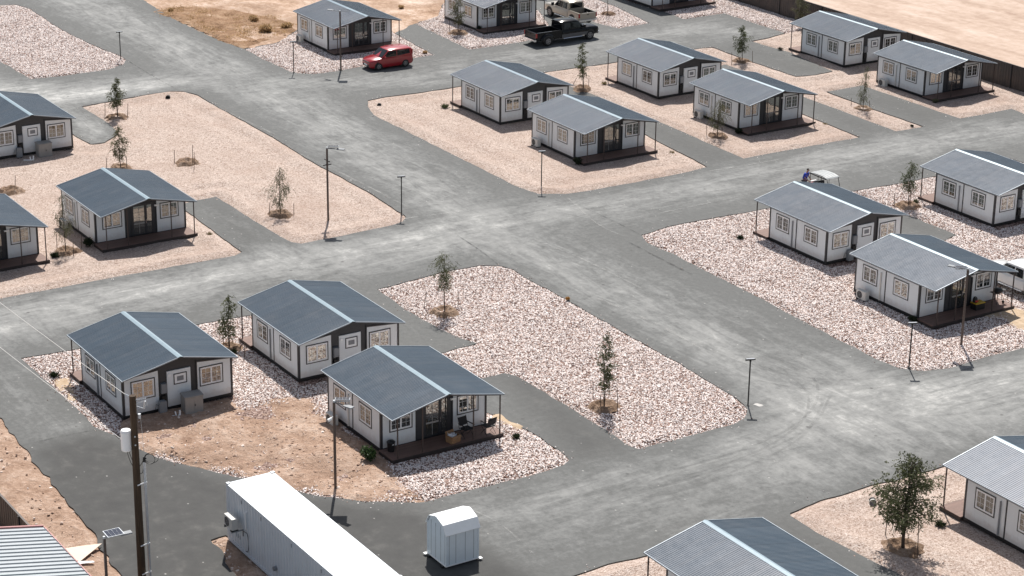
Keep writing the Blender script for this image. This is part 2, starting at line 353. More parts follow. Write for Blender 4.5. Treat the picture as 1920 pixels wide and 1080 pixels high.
M['galv'] = plain('galvanised', (.5, .53, .56), .4, .5, vary=.1, scale=8)
M['cardboard'] = plain('cardboard', (.30, .17, .085), .85, vary=.12)
M['paper'] = plain('paper', (.8, .82, .85), .8, vary=.05)
M['rubber'] = plain('rubber', (.014, .014, .015), .8, vary=.2)
M['rim'] = plain('rim_alloy', (.22, .22, .23), .35, .6, vary=.1)
M['chrome'] = plain('chrome', (.7, .7, .72), .15, 1.0, vary=.02)
M['wire'] = plain('wire_pale', (.62, .62, .6), .5, vary=.05)
M['cable'] = plain('cable_black', (.012, .012, .012), .5, vary=.1)
M['straw'] = plain('dry_straw', (.46, .31, .15), .9, vary=.3, scale=6)
M['stake'] = plain('stake_wood', (.10, .07, .05), .8, vary=.25)
M['yellow'] = plain('yellow_lid', (.62, .40, .03), .5, vary=.05)
M['red'] = plain('red_plastic', (.5, .03, .02), .45, vary=.08)
M['skin'] = plain('skin', (.32, .18, .12), .55, vary=.08)
M['hair'] = plain('hair', (.012, .01, .009), .6, vary=.2)
M['blue'] = plain('blue_cloth', (.012, .05, .42), .8, vary=.12, scale=12)
M['jeans'] = plain('dark_trousers', (.03, .035, .05), .85, vary=.15)
M['concrete'] = plain('concrete', (.42, .41, .39), .85, vary=.12)
M['ply'] = plain('plywood', (.68, .56, .46), .8, vary=.06)
M['canvas'] = plain('black_canvas', (.016, .016, .018), .85, vary=.15)

def roof_mat():
    m, nt, b = new_mat('roof_steel')
    tc = obj_co(nt)
    sp = N(nt, 'ShaderNodeSeparateXYZ'); nt.links.new(tc, sp.inputs[0])
    # sheet laps every 0.95 m: each sheet a slightly different tone
    s = mth(nt, 'FLOOR', mth(nt, 'MULTIPLY', sp.outputs[0], 1 / .95))
    side = mth(nt, 'SIGN', sp.outputs[1])
    wn = N(nt, 'ShaderNodeTexWhiteNoise', noise_dimensions='2D')
    cb = N(nt, 'ShaderNodeCombineXYZ'); nt.links.new(s, cb.inputs[0]); nt.links.new(side, cb.inputs[1])
    nt.links.new(cb.outputs[0], wn.inputs['Vector'])
    oi = N(nt, 'ShaderNodeObjectInfo')
    f = mth(nt, 'ADD', mth(nt, 'MULTIPLY', wn.outputs['Value'], .5), mth(nt, 'MULTIPLY', noise_n(nt, tc, 1.3, 4), .5))
    c = ramp(nt, f, [(.2, (.040, .062, .084)), (.8, (.056, .082, .108))])
    dust = noise_n(nt, world_co(nt), .55, 5, .6)
    c = mixc(nt, ramp(nt, dust, [(.5, 0.0), (.85, .16)]), c, (.22, .21, .20))
    fl = mth(nt, 'FRACT', mth(nt, 'MULTIPLY', sp.outputs[0], 1 / .95))
    c = mixc(nt, ramp(nt, fl, [(0, .55), (.03, .45), (.05, 0.0)]), c, (.022, .032, .042))          # lap joints of the sheets
    mp = N(nt, 'ShaderNodeMapping'); mp.inputs['Scale'].default_value = (3.5, .35, 1); nt.links.new(tc, mp.inputs[0])
    c = mixc(nt, ramp(nt, noise_n(nt, mp.outputs[0], 1.0, 5, .6), [(.5, 0.0), (.8, .22)]), c, (.19, .20, .21))   # dust washed down the slope
    nt.links.new(c, b.inputs['Base Color'])
    b.inputs['Metallic'].default_value = .1; b.inputs['Specular IOR Level'].default_value = .26; b.inputs['Specular Tint'].default_value = (1.0, .90, .93, 1)
    nt.links.new(ramp(nt, noise_n(nt, tc, 2.2, 3), [(.3, .29), (.7, .35)]), b.inputs['Roughness'])
    return m
M['roof'] = roof_mat()
M['cap'] = plain('ridge_zinc', (.26, .34, .39), .45, .1, vary=.06, scale=4)
M['eave'] = plain('eave_zinc', (.30, .34, .38), .4, .3, vary=.08)

def deck_mat():
    m, nt, b = new_mat('deck_boards')
    tc = obj_co(nt)
    sp = N(nt, 'ShaderNodeSeparateXYZ'); nt.links.new(tc, sp.inputs[0])
    u = mth(nt, 'MULTIPLY', sp.outputs[0], 1 / .14)
    wn = N(nt, 'ShaderNodeTexWhiteNoise', noise_dimensions='1D'); nt.links.new(mth(nt, 'FLOOR', u), wn.inputs['W'])
    c = ramp(nt, wn.outputs['Value'], [(0, (.135, .075, .058)), (1, (.185, .105, .082))])
    nt.links.new(mixc(nt, mth(nt, 'MULTIPLY', noise_n(nt, tc, 4, 5), .5), c, (.22, .15, .12)), b.inputs['Base Color'])
    fr = mth(nt, 'FRACT', u)
    bump(nt, ramp(nt, fr, [(0, 0), (.06, 1), (.94, 1), (1, 0)]), b, .7, .01)
    b.inputs['Roughness'].default_value = .7
    return m
M['deck'] = deck_mat()

def glass_mat(name, tint, metal, rough=.04):
    m, nt, b = new_mat(name)
    b.inputs['Base Color'].default_value = (*tint, 1)
    b.inputs['Metallic'].default_value = metal; b.inputs['Roughness'].default_value = rough
    b.inputs['IOR'].default_value = 1.5
    tc = world_co(nt)
    bump(nt, noise_n(nt, tc, 1.6, 2), b, .25, .02)
    return m
M['pane'] = glass_mat('window_glass', (.30, .31, .30), .85)
_nt = M['pane'].node_tree; _oi = N(_nt, 'ShaderNodeObjectInfo')          # each window a little lighter or darker behind the glass
_nt.links.new(ramp(_nt, _oi.outputs['Random'], [(0, (.13, .14, .145)), (.45, (.25, .26, .25)), (1, (.40, .405, .38))]), _nt.nodes['Principled BSDF'].inputs['Base Color'])
M['carglass'] = glass_mat('car_glass', (.008, .010, .012), 0.0, .05)
M['lens'] = glass_mat('lamp_lens', (.7, .7, .7), .6, .1)
M['solar'] = plain('solar_cells', (.03, .035, .055), .2, vary=.1)
M['tail'] = plain('tail_red', (.35, .015, .015), .25, vary=.05)

def car_paint(name, col, metal=0.0, rough=.28, dirt=.12):
    m, nt, b = new_mat(name)
    tc = obj_co(nt)
    d = noise_n(nt, tc, 2.5, 5)
    nt.links.new(mixc(nt, ramp(nt, d, [(.4, 0.0), (.8, dirt)]), col, (.35, .30, .26)), b.inputs['Base Color'])
    b.inputs['Roughness'].default_value = rough; b.inputs['Metallic'].default_value = metal
    b.inputs['Coat Weight'].default_value = .8 if name != 'paint_black' else .12
    if name == 'paint_black': b.inputs['Specular IOR Level'].default_value = .25; b.inputs['Coat Roughness'].default_value = .08
    return m
M['paint_red'] = car_paint('paint_red', (.34, .010, .018), dirt=.04)
M['paint_black'] = car_paint('paint_black', (.004, .0045, .006), 0.0, .2, 0.0)
M['paint_tan'] = car_paint('paint_sand', (.42, .37, .30), .3)
M['paint_white'] = car_paint('paint_white', (.75, .75, .74))
M['lowgrey'] = plain('lower_body_grey', (.09, .09, .095), .4, vary=.08)

def asphalt_mat():
    m, nt, b = new_mat('asphalt')
    at = N(nt, 'ShaderNodeAttribute', attribute_name='dust')
    sp = N(nt, 'ShaderNodeSeparateColor'); nt.links.new(at.outputs['Color'], sp.inputs[0])
    dust, fresh, trk = sp.outputs[0], sp.outputs[1], sp.outputs[2]
    w = world_co(nt)
    # dusty streaks dragged along the two travel directions
    n1 = noise_n(nt, world_co(nt, .22, 1.25, 1, 0), 1.0, 8, .68, 1.0)
    n2 = noise_n(nt, world_co(nt, 1.25, .22, 1, .1), 1.0, 8, .68, 1.0)
    n3 = noise_n(nt, w, .30, 8, .68, .9)
    n4 = noise_n(nt, w, 3.2, 7, .75)
    mm = N(nt, 'ShaderNodeMix', data_type='FLOAT'); nt.links.new(trk, mm.inputs[0]); nt.links.new(n1, mm.inputs[2]); nt.links.new(n2, mm.inputs[3])
    st = mm.outputs[0]
    blot = mth(nt, 'ADD', mth(nt, 'MULTIPLY', mth(nt, 'SUBTRACT', st, .5), 1.5), mth(nt, 'MULTIPLY', mth(nt, 'SUBTRACT', n3, .5), 1.15))
    n7 = noise_n(nt, w, 1.0, 8, .72, .5)
    blot = mth(nt, 'ADD', blot, mth(nt, 'MULTIPLY', mth(nt, 'SUBTRACT', n7, .5), 1.0))
    amp = mth(nt, 'ADD', .32, mth(nt, 'MULTIPLY', dust, .75))
    f = mth(nt, 'ADD', mth(nt, 'MULTIPLY', dust, .66), mth(nt, 'MULTIPLY', blot, amp))
    f = mth(nt, 'ADD', f, mth(nt, 'MULTIPLY', mth(nt, 'SUBTRACT', n4, .5), .6), clamp=True)
    base = ramp(nt, n4, [(.3, (.092, .094, .092)), (.7, (.132, .134, .130))])
    pale = ramp(nt, f, [(0, (.098, .100, .098)), (.3, (.168, .171, .167)), (.62, (.255, .257, .249)), (1, (.45, .446, .43))])
    c = mixc(nt, ramp(nt, f, [(0, 0.0), (.22, .85), (.4, 1.0)]), base, pale)
    dk = ramp(nt, noise_n(nt, w, .9, 6, .65), [(.3, (.052, .052, .051)), (.55, (.066, .066, .064)), (.78, (.105, .102, .097))])
    c = mixc(nt, fresh, c, dk)
    # small pale chips and dark oil spots
    vo = N(nt, 'ShaderNodeTexVoronoi'); vo.inputs['Scale'].default_value = .55; nt.links.new(w, vo.inputs['Vector'])
    c = mixc(nt, ramp(nt, vo.outputs['Distance'], [(.03, .8), (.075, 0.0)]), c, (.075, .074, .072))
    v2 = N(nt, 'ShaderNodeTexVoronoi'); v2.inputs['Scale'].default_value = .8
    nt.links.new(world_co(nt, 1, 1.3, 1, .6), v2.inputs['Vector'])
    c = mixc(nt, ramp(nt, v2.outputs['Distance'], [(.02, .8), (.06, 0.0)]), c, (.42, .41, .39))
    nt.links.new(c, b.inputs['Base Color'])
    b.inputs['Roughness'].default_value = .85; b.inputs['Specular IOR Level'].default_value = .3
    h = mth(nt, 'ADD', noise_n(nt, w, 30, 3, .7), mth(nt, 'MULTIPLY', n3, 2.0))
    bump(nt, h, b, .35, .02)
    return m
M['asphalt'] = asphalt_mat()

def fine_mat():
    m, nt, b = new_mat('fine_gravel')
    w = world_co(nt)
    vo = N(nt, 'ShaderNodeTexVoronoi'); vo.inputs['Scale'].default_value = 21; nt.links.new(w, vo.inputs['Vector'])
    v2 = N(nt, 'ShaderNodeTexVoronoi'); v2.inputs['Scale'].default_value = 11; nt.links.new(w, v2.inputs['Vector'])
    sc = N(nt, 'ShaderNodeSeparateColor'); nt.links.new(vo.outputs['Color'], sc.inputs[0])
    s2 = N(nt, 'ShaderNodeSeparateColor'); nt.links.new(v2.outputs['Color'], s2.inputs[0])
    f = mth(nt, 'ADD', mth(nt, 'MULTIPLY', sc.outputs[0], .6), mth(nt, 'MULTIPLY', s2.outputs[1], .4))
    c = ramp(nt, f, [(.05, (.22, .14, .105)), (.3, (.43, .325, .268)), (.6, (.59, .48, .415)), (.92, (.76, .66, .60))])
    big = noise_n(nt, w, .22, 6, .6, .3)
    c = mixc(nt, ramp(nt, big, [(.42, 0.0), (.7, .48)]), c, (.42, .30, .24))
    med = noise_n(nt, w, 1.4, 5, .65)
    c = mixc(nt, ramp(nt, med, [(.5, 0.0), (.8, .30)]), c, (.70, .58, .50))
    nt.links.new(c, b.inputs['Base Color'])
    b.inputs['Roughness'].default_value = .95; b.inputs['Specular IOR Level'].default_value = .2
    h = mth(nt, 'ADD', mth(nt, 'SUBTRACT', 1.0, vo.outputs['Distance']), mth(nt, 'ADD', mth(nt, 'MULTIPLY', sc.outputs[2], 1.0), mth(nt, 'MULTIPLY', s2.outputs[2], .9)))
    h = mth(nt, 'ADD', h, mth(nt, 'MULTIPLY', noise_n(nt, w, 1.1, 5), 3.0))
    bump(nt, h, b, .8, .05)
    return m
M['fine'] = fine_mat()

def coarse_bed_mat():
    m, nt, b = new_mat('gravel_underlay')
    w = world_co(nt)
    vo = N(nt, 'ShaderNodeTexVoronoi'); vo.inputs['Scale'].default_value = 11; nt.links.new(w, vo.inputs['Vector'])
    sc = N(nt, 'ShaderNodeSeparateColor'); nt.links.new(vo.outputs['Color'], sc.inputs[0])
    c = ramp(nt, sc.outputs[0], [(.1, (.09, .05, .038)), (.5, (.22, .14, .11)), (.9, (.42, .31, .27))])
    nt.links.new(c, b.inputs['Base Color'])
    b.inputs['Roughness'].default_value = .95
    bump(nt, mth(nt, 'ADD', sc.outputs[2], mth(nt, 'SUBTRACT', 1.0, vo.outputs['Distance'])), b, .8, .05)
    return m
M['underlay'] = coarse_bed_mat()

def stone_mat(name, stops):
    m, nt, b = new_mat(name)
    oi = N(nt, 'ShaderNodeObjectInfo')
    c = ramp(nt, oi.outputs['Random'], stops)
    w = world_co(nt)
    big = noise_n(nt, w, .28, 5, .6)
    c = mixc(nt, ramp(nt, big, [(.58, 0.0), (.8, .22)]), c, (.48, .31, .24))
    nt.links.new(mixc(nt, mth(nt, 'MULTIPLY', noise_n(nt, w, 14, 3), .18), c, (.62, .50, .45)), b.inputs['Base Color'])
    b.inputs['Roughness'].default_value = .85; b.inputs['Specular IOR Level'].default_value = .3
    return m
M['stone'] = stone_mat('gravel_stone', [(0, (.10, .055, .045)), (.10, (.22, .12, .09)), (.20, (.45, .29, .23)), (.30, (.74, .63, .57)), (.55, (.86, .78, .74)), (.88, (.92, .88, .86)), (.95, (.36, .30, .28)), (1, (.14, .11, .10))])
M['rubble'] = stone_mat('rubble_stone', [(0, (.29, .18, .125)), (.35, (.36, .235, .165)), (.7, (.52, .39, .31)), (1, (.80, .72, .66))])

def dirt_mat(name, a, b_, c_, bumpd=.06, sc=1.0):
    m, nt, b = new_mat(name)
    w = world_co(nt)
    n1 = noise_n(nt, w, .5 * sc, 7, .65, .5); n2 = noise_n(nt, w, 3.5 * sc, 6, .7)
    c = ramp(nt, mth(nt, 'ADD', mth(nt, 'MULTIPLY', n1, .6), mth(nt, 'MULTIPLY', n2, .4)), [(.32, a), (.5, b_), (.68, c_)])
    n5 = noise_n(nt, w, .16 * sc, 4, .6, .6)
    c = mixc(nt, ramp(nt, n5, [(.5, 0.0), (.68, .6)]), c, tuple(x * .72 for x in b_))
    n6 = noise_n(nt, w, 7, 5, .78)
    c = mixc(nt, ramp(nt, n6, [(.60, 0.0), (.70, .45)]), c, tuple(min(1, x * 1.3) for x in c_))
    c = mixc(nt, ramp(nt, n6, [(.30, .5), (.40, 0.0)]), c, tuple(x * .6 for x in a))
    nt.links.new(c, b.inputs['Base Color'])
    b.inputs['Roughness'].default_value = .95; b.inputs['Specular IOR Level'].default_value = .15
    bump(nt, mth(nt, 'ADD', mth(nt, 'MULTIPLY', n1, 2.5), mth(nt, 'ADD', n2, mth(nt, 'MULTIPLY', n6, .5))), b, 1.0, bumpd)
    return m
M['dirt'] = dirt_mat('yard_dirt', (.23, .135, .088), (.45, .31, .23), (.66, .52, .425), .12)
M['dirt_dry'] = dirt_mat('dry_grass_dirt', (.20, .115, .065), (.44, .305, .22), (.72, .59, .50), .10, .7)
M['basin'] = dirt_mat('basin_soil', (.13, .078, .048), (.33, .225, .155), (.56, .44, .36), .12, 3.0)
M['brown'] = dirt_mat('brown_scrub_dirt', (.17, .095, .05), (.33, .205, .125), (.50, .36, .25), .12, 1.0)
M['patch'] = dirt_mat('pale_dirt', (.36, .26, .17), (.50, .385, .27), (.60, .49, .38), .04)

def desert_mat():
    m, nt, b = new_mat('desert_sand')
    n1 = noise_n(nt, world_co(nt, .25, 1, 1, .1), .35, 7, .62, .4); n2 = noise_n(nt, world_co(nt), 1.2, 6, .65)
    c = ramp(nt, mth(nt, 'ADD', mth(nt, 'MULTIPLY', n1, .65), mth(nt, 'MULTIPLY', n2, .35)), [(.3, (.30, .21, .16)), (.5, (.46, .352, .282)), (.72, (.62, .51, .44))])
    nt.links.new(c, b.inputs['Base Color'])
    b.inputs['Roughness'].default_value = .95; b.inputs['Specular IOR Level'].default_value = .15
    bump(nt, mth(nt, 'ADD', mth(nt, 'MULTIPLY', n1, 3.0), n2), b, .8, .08)
    return m
M['desert'] = desert_mat()

def ribbed(name, col, axis, pitch, rough=.5, metal=.1, dirty=(.3, .2, .15), amt=.25):
    m, nt, b = new_mat(name)
    tc = obj_co(nt)
    d = noise_n(nt, tc, .9, 6, .65)
    nt.links.new(mixc(nt, ramp(nt, d, [(.45, 0.0), (.85, amt)]), col, dirty), b.inputs['Base Color'])
    b.inputs['Roughness'].default_value = rough; b.inputs['Metallic'].default_value = metal
    return m
M['fence'] = ribbed('fence_sheet', (.070, .060, .056), 'x', .2, .6)
M['contain'] = ribbed('container_paint', (.68, .73, .77), 'x', .3, .45, 0.0, (.42, .40, .36), .28)
M['contain_roof'] = plain('container_roof', (.76, .76, .75), .5, vary=.02)
M['shed'] = plain('shed_white', (.70, .77, .81), .45, vary=.03)
M['canopy'] = plain('canopy_grey', (.40, .42, .42), .5, vary=.1)
M['shedroof'] = plain('shed_roof', (.80, .83, .84), .45, vary=.03)
M['metalroof'] = plain('pale_metal_roof', (.37, .40, .42), .4, .2, vary=.05)
M['redtrim'] = plain('red_trim', (.42, .20, .19), .5, vary=.15)

def wood_pole_mat():
    m, nt, b = new_mat('pole_wood')
    tc = N(nt, 'ShaderNodeTexCoord').outputs['Object']
    mp = N(nt, 'ShaderNodeMapping'); mp.inputs['Scale'].default_value = (14, 14, .8); nt.links.new(tc, mp.inputs[0])
    f = noise_n(nt, mp.outputs[0], 1.0, 6, .65)
    nt.links.new(ramp(nt, f, [(.3, (.035, .022, .013)), (.6, (.075, .048, .028)), (.85, (.17, .12, .08))]), b.inputs['Base Color'])
    b.inputs['Roughness'].default_value = .9
    bump(nt, f, b, .6, .02)
    return m
M['polewood'] = wood_pole_mat()

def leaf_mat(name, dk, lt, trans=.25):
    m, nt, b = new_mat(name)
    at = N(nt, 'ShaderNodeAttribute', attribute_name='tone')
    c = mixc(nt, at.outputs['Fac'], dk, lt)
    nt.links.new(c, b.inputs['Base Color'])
    b.inputs['Roughness'].default_value = .6; b.inputs['Specular IOR Level'].default_value = .3
    tr = N(nt, 'ShaderNodeBsdfTranslucent'); nt.links.new(c, tr.inputs[0])
    mx = N(nt, 'ShaderNodeMixShader'); mx.inputs[0].default_value = trans
    out = nt.nodes['Material Output']
    nt.links.new(b.outputs[0], mx.inputs[1]); nt.links.new(tr.outputs[0], mx.inputs[2]); nt.links.new(mx.outputs[0], out.inputs[0])
    return m
M['leaf_dark'] = leaf_mat('leaf_dark', (.046, .054, .024), (.165, .18, .085))
M['leaf_olive'] = leaf_mat('leaf_olive', (.065, .068, .034), (.19, .185, .105))
M['leaf_light'] = leaf_mat('leaf_light', (.05, .065, .03), (.15, .17, .09))
M['leaf_fresh'] = leaf_mat('leaf_fresh', (.02, .045, .012), (.06, .11, .035))
M['leaf_deep_green'] = leaf_mat('leaf_deep', (.012, .02, .010), (.035, .05, .022))  # very dark green leaf colour for round shrubs and spiky tufts
M['leaf_straw'] = leaf_mat('leaf_straw', (.33, .21, .10), (.62, .45, .26), .4)
M['leaf_orange'] = leaf_mat('leaf_orange', (.40, .20, .05), (.60, .36, .12))
M['leaf_dry'] = leaf_mat('leaf_dry', (.16, .13, .06), (.34, .27, .14))
M['bark'] = plain('bark', (.075, .055, .042), .9, vary=.3, scale=9)

# ------------------------------------------------------------------ camera, sun and sky
F_PX, CAM_Z, PITCH, YAW, ROLL = 4067.99, 46.572, .35715, 2.57032, .01332
fw = Vector((cos(YAW) * cos(PITCH), sin(YAW) * cos(PITCH), -sin(PITCH)))
rt = Vector((sin(YAW), -cos(YAW), 0)); up = rt.cross(fw)
r2 = rt * cos(ROLL) + up * sin(ROLL); u2 = -rt * sin(ROLL) + up * cos(ROLL)
cd = bpy.data.cameras.new('camera'); cam = bpy.data.objects.new('camera', cd); COL.objects.link(cam)
cam.matrix_world = Matrix(((r2.x, u2.x, -fw.x, 0), (r2.y, u2.y, -fw.y, 0), (r2.z, u2.z, -fw.z, CAM_Z), (0, 0, 0, 1)))
cd.sensor_width = 36; cd.lens = F_PX / 1920 * 36; cd.clip_end = 3000; cd.clip_start = 1
scene.camera = cam

SUN_EL = radians(54.5); SUN_AZ = radians(148)            # direction towards the sun, counter-clockwise from +X
S = Vector((cos(SUN_AZ) * cos(SUN_EL), sin(SUN_AZ) * cos(SUN_EL), sin(SUN_EL)))
ld = bpy.data.lights.new('sun', 'SUN'); sun = bpy.data.objects.new('sun', ld); COL.objects.link(sun)
ld.energy = 5.0; ld.angle = radians(.53); ld.color = (1.0, .955, .90)
sun.rotation_euler = S.to_track_quat('Z', 'Y').to_euler(); sun.location = (-100, 70, 60)
wd = bpy.data.worlds.new('World'); scene.world = wd; wd.use_nodes = True
nt = wd.node_tree; bg = nt.nodes['Background']
sk = nt.nodes.new('ShaderNodeTexSky'); sk.sky_type = 'NISHITA'; sk.sun_disc = False
sk.sun_elevation = SUN_EL; sk.sun_rotation = math.atan2(S.x, S.y); sk.dust_density = 1.5
hs = nt.nodes.new('ShaderNodeHueSaturation'); hs.inputs['Saturation'].default_value = .6   # camera white balance leans warm
nt.links.new(sk.outputs[0], hs.inputs['Color']); nt.links.new(hs.outputs[0], bg.inputs[0]); bg.inputs[1].default_value = .085
scene.view_settings.view_transform = 'Standard'; scene.view_settings.look = 'None'
scene.view_settings.exposure = EXPOSURE; scene.view_settings.gamma = 1

# ------------------------------------------------------------------ ground shapes
def inside(px, py, poly):
    px = np.asarray(px); py = np.asarray(py)
    r = np.zeros(px.shape, bool); n = len(poly); j = n - 1
    for i in range(n):
        xi, yi = poly[i]; xj, yj = poly[j]
        if yi != yj:
            r ^= ((yi > py) != (yj > py)) & (px < (xj - xi) * (py - yi) / (yj - yi) + xi)
        j = i
    return r
def edge_dist(px, py, poly, closed=True):
    d = np.full(len(px), 1e9); n = len(poly)
    for i in range(n if closed else n - 1):
        ax, ay = poly[i]; bx, by = poly[(i + 1) % n]
        dx, dy = bx - ax, by - ay; L2 = dx * dx + dy * dy + 1e-12
        t = np.clip(((px - ax) * dx + (py - ay) * dy) / L2, 0, 1)
        d = np.minimum(d, np.hypot(px - ax - t * dx, py - ay - t * dy))
    return d
def ragged(poly, step, amp, seed):
    out = []; n = len(poly)
    for i in range(n):
        a = Vector(poly[i]); b = Vector(poly[(i + 1) % n]); L = (b - a).length
        k = max(1, int(L / step)); nrm = Vector((a.y - b.y, b.x - a.x)).normalized() if L > 1e-6 else Vector((0, 0))
        for q in range(k):
            p = a.lerp(b, q / k)
            o = noise.noise((p.x * .9, p.y * .9, seed)) * amp + noise.noise((p.x * 3.1, p.y * 3.1, seed + 5)) * amp * .6
            out.append((p.x + nrm.x * o, p.y + nrm.y * o))
    return out
def fbm(x, y, s, o=4, seed=0.0):
    v = 0; a = 1; f = s
    for _ in range(o):
        v += a * noise.noise((x * f, y * f, seed)); a *= .5; f *= 2.1
    return v
def triangulate(poly, step, seed, extra_polys=()):
    rnd = random.Random(seed)
    xs = [p[0] for p in poly]; ys = [p[1] for p in poly]
    gx, gy = np.meshgrid(np.arange(min(xs), max(xs), step), np.arange(min(ys), max(ys), step))
    gx = gx.ravel() + np.array([rnd.uniform(-.3, .3) * step for _ in range(gx.size)])
    gy = gy.ravel() + np.array([rnd.uniform(-.3, .3) * step for _ in range(gy.size)])
    k = inside(gx, gy, poly); gx, gy = gx[k], gy[k]
    if len(gx):
        k = edge_dist(gx, gy, poly) > step * .35; gx, gy = gx[k], gy[k]
    vs = [Vector(p) for p in poly]; es = [(i, (i + 1) % len(poly)) for i in range(len(poly))]
    for ep in extra_polys:
        b = len(vs); vs += [Vector(p) for p in ep]; es += [(b + i, b + (i + 1) % len(ep)) for i in range(len(ep))]
    vs += [Vector((a, b)) for a, b in zip(gx, gy)]
    r = delaunay_2d_cdt(vs, es, [], 0, 1e-4)
    V = np.array([(v.x, v.y) for v in r[0]]); T = np.array([f for f in r[2] if len(f) == 3])
    c = V[T].mean(1)
    return V, T, c
def sheet(name, V, T, Z, mat, skirt=None):
    me = bpy.data.meshes.new(name)
    used, inv = np.unique(T.ravel(), return_inverse=True)
    T = inv.reshape(-1, 3); V = V[used]; Z = np.asarray(Z)[used]
    a, b, c = V[T[:, 0]], V[T[:, 1]], V[T[:, 2]]
    flip = ((b[:, 0] - a[:, 0]) * (c[:, 1] - a[:, 1]) - (b[:, 1] - a[:, 1]) * (c[:, 0] - a[:, 0])) < 0
    T[flip] = T[flip][:, ::-1]
    verts = [(float(x), float(y), float(z)) for (x, y), z in zip(V, Z)]; faces = [tuple(map(int, t)) for t in T]
    if skirt is not None:
        cnt = {}
        for t in faces:
            for i in range(3):
                e = (t[i], t[(i + 1) % 3]); k = (min(e), max(e)); cnt.setdefault(k, []).append(e)
        low = {}
        for k, l in cnt.items():
            if len(l) == 1:
                i, j = l[0]
                for q in (i, j):
                    if q not in low: low[q] = len(verts); verts.append((verts[q][0], verts[q][1], skirt))
                faces.append((j, i, low[i], low[j]))
    me.from_pydata(verts, [], faces); me.materials.append(mat); me.update()
    o = bpy.data.objects.new(name, me); COL.objects.link(o); o['kind'] = 'structure'
    return o

RAG = {}
sd = 1
for grp, amp in ((COARSE, .10), (FINE, .07), (DIRT, .22)):
    for k, poly in grp.items():
        RAG[k] = ragged(poly, .45 if grp is not DIRT else .4, amp, sd * 3.7); sd += 1
for k, poly in PATCH.items():
    RAG[k] = ragged(poly, .4, .3, sd * 3.7); sd += 1

HRECT = [(x - 3.4, x + 3.9, y - 3.2, y + 3.2) for x, y, t in HOUSES.values()]
def bed_height(x, y, d, top, amp, edge, seed, fall=.45):
    t = min(1.0, d / fall); t = t * t * (3 - 2 * t)
    h = edge + (top - edge) * t
    if amp == .03: return h + t * .035 * (sin(x * .83 + seed) * cos(y * .71 + seed * 2) + .5 * sin(x * 2.1 + y * 1.3 + seed))
    return h + t * (fbm(x, y, .35, 4, seed) * amp + fbm(x, y, 1.7, 3, seed) * amp * .5)

def make_bed(name, key, mat, top, amp, step, edge=-.07, seed=0.0, berm=0.0):
    poly = RAG[key]
    V, T, c = triangulate(poly, step, int(seed * 10) + 3)
    T = T[inside(c[:, 0], c[:, 1], poly)]
    d = edge_dist(V[:, 0], V[:, 1], poly)
    Z = []
    for (x, y), q in zip(V, d):
        h = bed_height(x, y, q, top, amp, edge, seed)
        if berm:   # shallow drainage dip a couple of metres in from the road edge
            h += berm * (math.exp(-((q - .9) / .45) ** 2) * .55 - .25 * math.exp(-((q - 2.0) / .6) ** 2) + (.35 * math.exp(-((q - 3.2) / .6) ** 2) if not any(a - .5 < x < b_ + .5 and c_ - .5 < y < d_ + .5 for a, b_, c_, d_ in HRECT) else 0))
        Z.append(h)
    return sheet(name, V, T, Z, mat)

s_ = 1.0
for k in FINE:
    make_bed('fine_gravel_bed', k, M['fine'], .04, .05, .5, seed=s_, berm=.20); s_ += 1.3
for k in COARSE:
    make_bed('coarse_gravel_bed', k, M['underlay'], .02, .03, .7, seed=s_); s_ += 1.3
for k in DIRT:
    make_bed('dirt_ground', k, M['dirt_dry'] if k == 'dirt_north' else M['dirt'], .03, .10, .5 if k != 'dirt_north' else .9, seed=s_); s_ += 1.3
make_bed('dirt_yard', 'dirt_yard', M['dirt'], .09, .14, .25, edge=-.02, seed=s_)
for k in PATCH:
    if k == 'dirt_brown': make_bed('dirt_scrub', k, M['brown'], .11, .22, .45, edge=.0, seed=s_)
    elif k != 'dirt_yard': make_bed('pale_dirt', k, M['patch'], .075, .02, .4, edge=-.01, seed=s_)

# the asphalt: one sheet with the beds cut out of it, its edge 6-8 cm above the gravel
RX0, RX1, RY0, RY1 = -240.0, -40.0, 29.6, 127.75
rp = [(RX0, RY0), (RX1, RY0), (RX1, RY1), (RX0, RY1)]
cuts = [RAG[k] for k in list(COARSE) + list(FINE) + list(DIRT)]
V, T, c = triangulate(rp, 1.0, 77, cuts)
ok = inside(c[:, 0], c[:, 1], rp)
for q in cuts: ok &= ~inside(c[:, 0], c[:, 1], q)
T = T[ok]
Z = np.array([fbm(x, y, .12, 3, 2.0) * .012 for x, y in V])
road = sheet('road', V, T, Z, M['asphalt'], skirt=-.13)
me = road.data; nv = len(me.vertices)
co = np.empty(nv * 3); me.vertices.foreach_get('co', co); co = co.reshape(-1, 3)
dust = np.full(nv, .16); wy = np.full(nv, 1e-3); wx = np.full(nv, 1e-3)
for pl, w, s in DUST:
    q = edge_dist(co[:, 0], co[:, 1], pl, False); wt = np.exp(-(q / 3.5) ** 2)
    if abs(pl[-1][1] - pl[0][1]) > abs(pl[-1][0] - pl[0][0]): wy += wt
    else: wx += wt
    dust = np.maximum(dust, .16 + (s - .16) * np.exp(-(q / w) ** 2 * .6))
ed = np.full(nv, 1e9)
for q in cuts: ed = np.minimum(ed, edge_dist(co[:, 0], co[:, 1], q[::2]))
dust *= .30 + .70 * np.clip(ed / 2.4, 0, 1) ** 1.2          # the verges are swept less pale by traffic
fresh = np.zeros(nv)
for pl in FRESH:
    i = inside(co[:, 0], co[:, 1], pl); q = edge_dist(co[:, 0], co[:, 1], pl)
    sd_ = np.where(i, q, -q); fresh = np.maximum(fresh, np.clip((sd_ + .5) / 1.6, 0, 1) * (1.0 if pl is FRESH[0] else (.62 if pl in FRESH[-2:] else .42)))
trk = wy / (wx + wy)
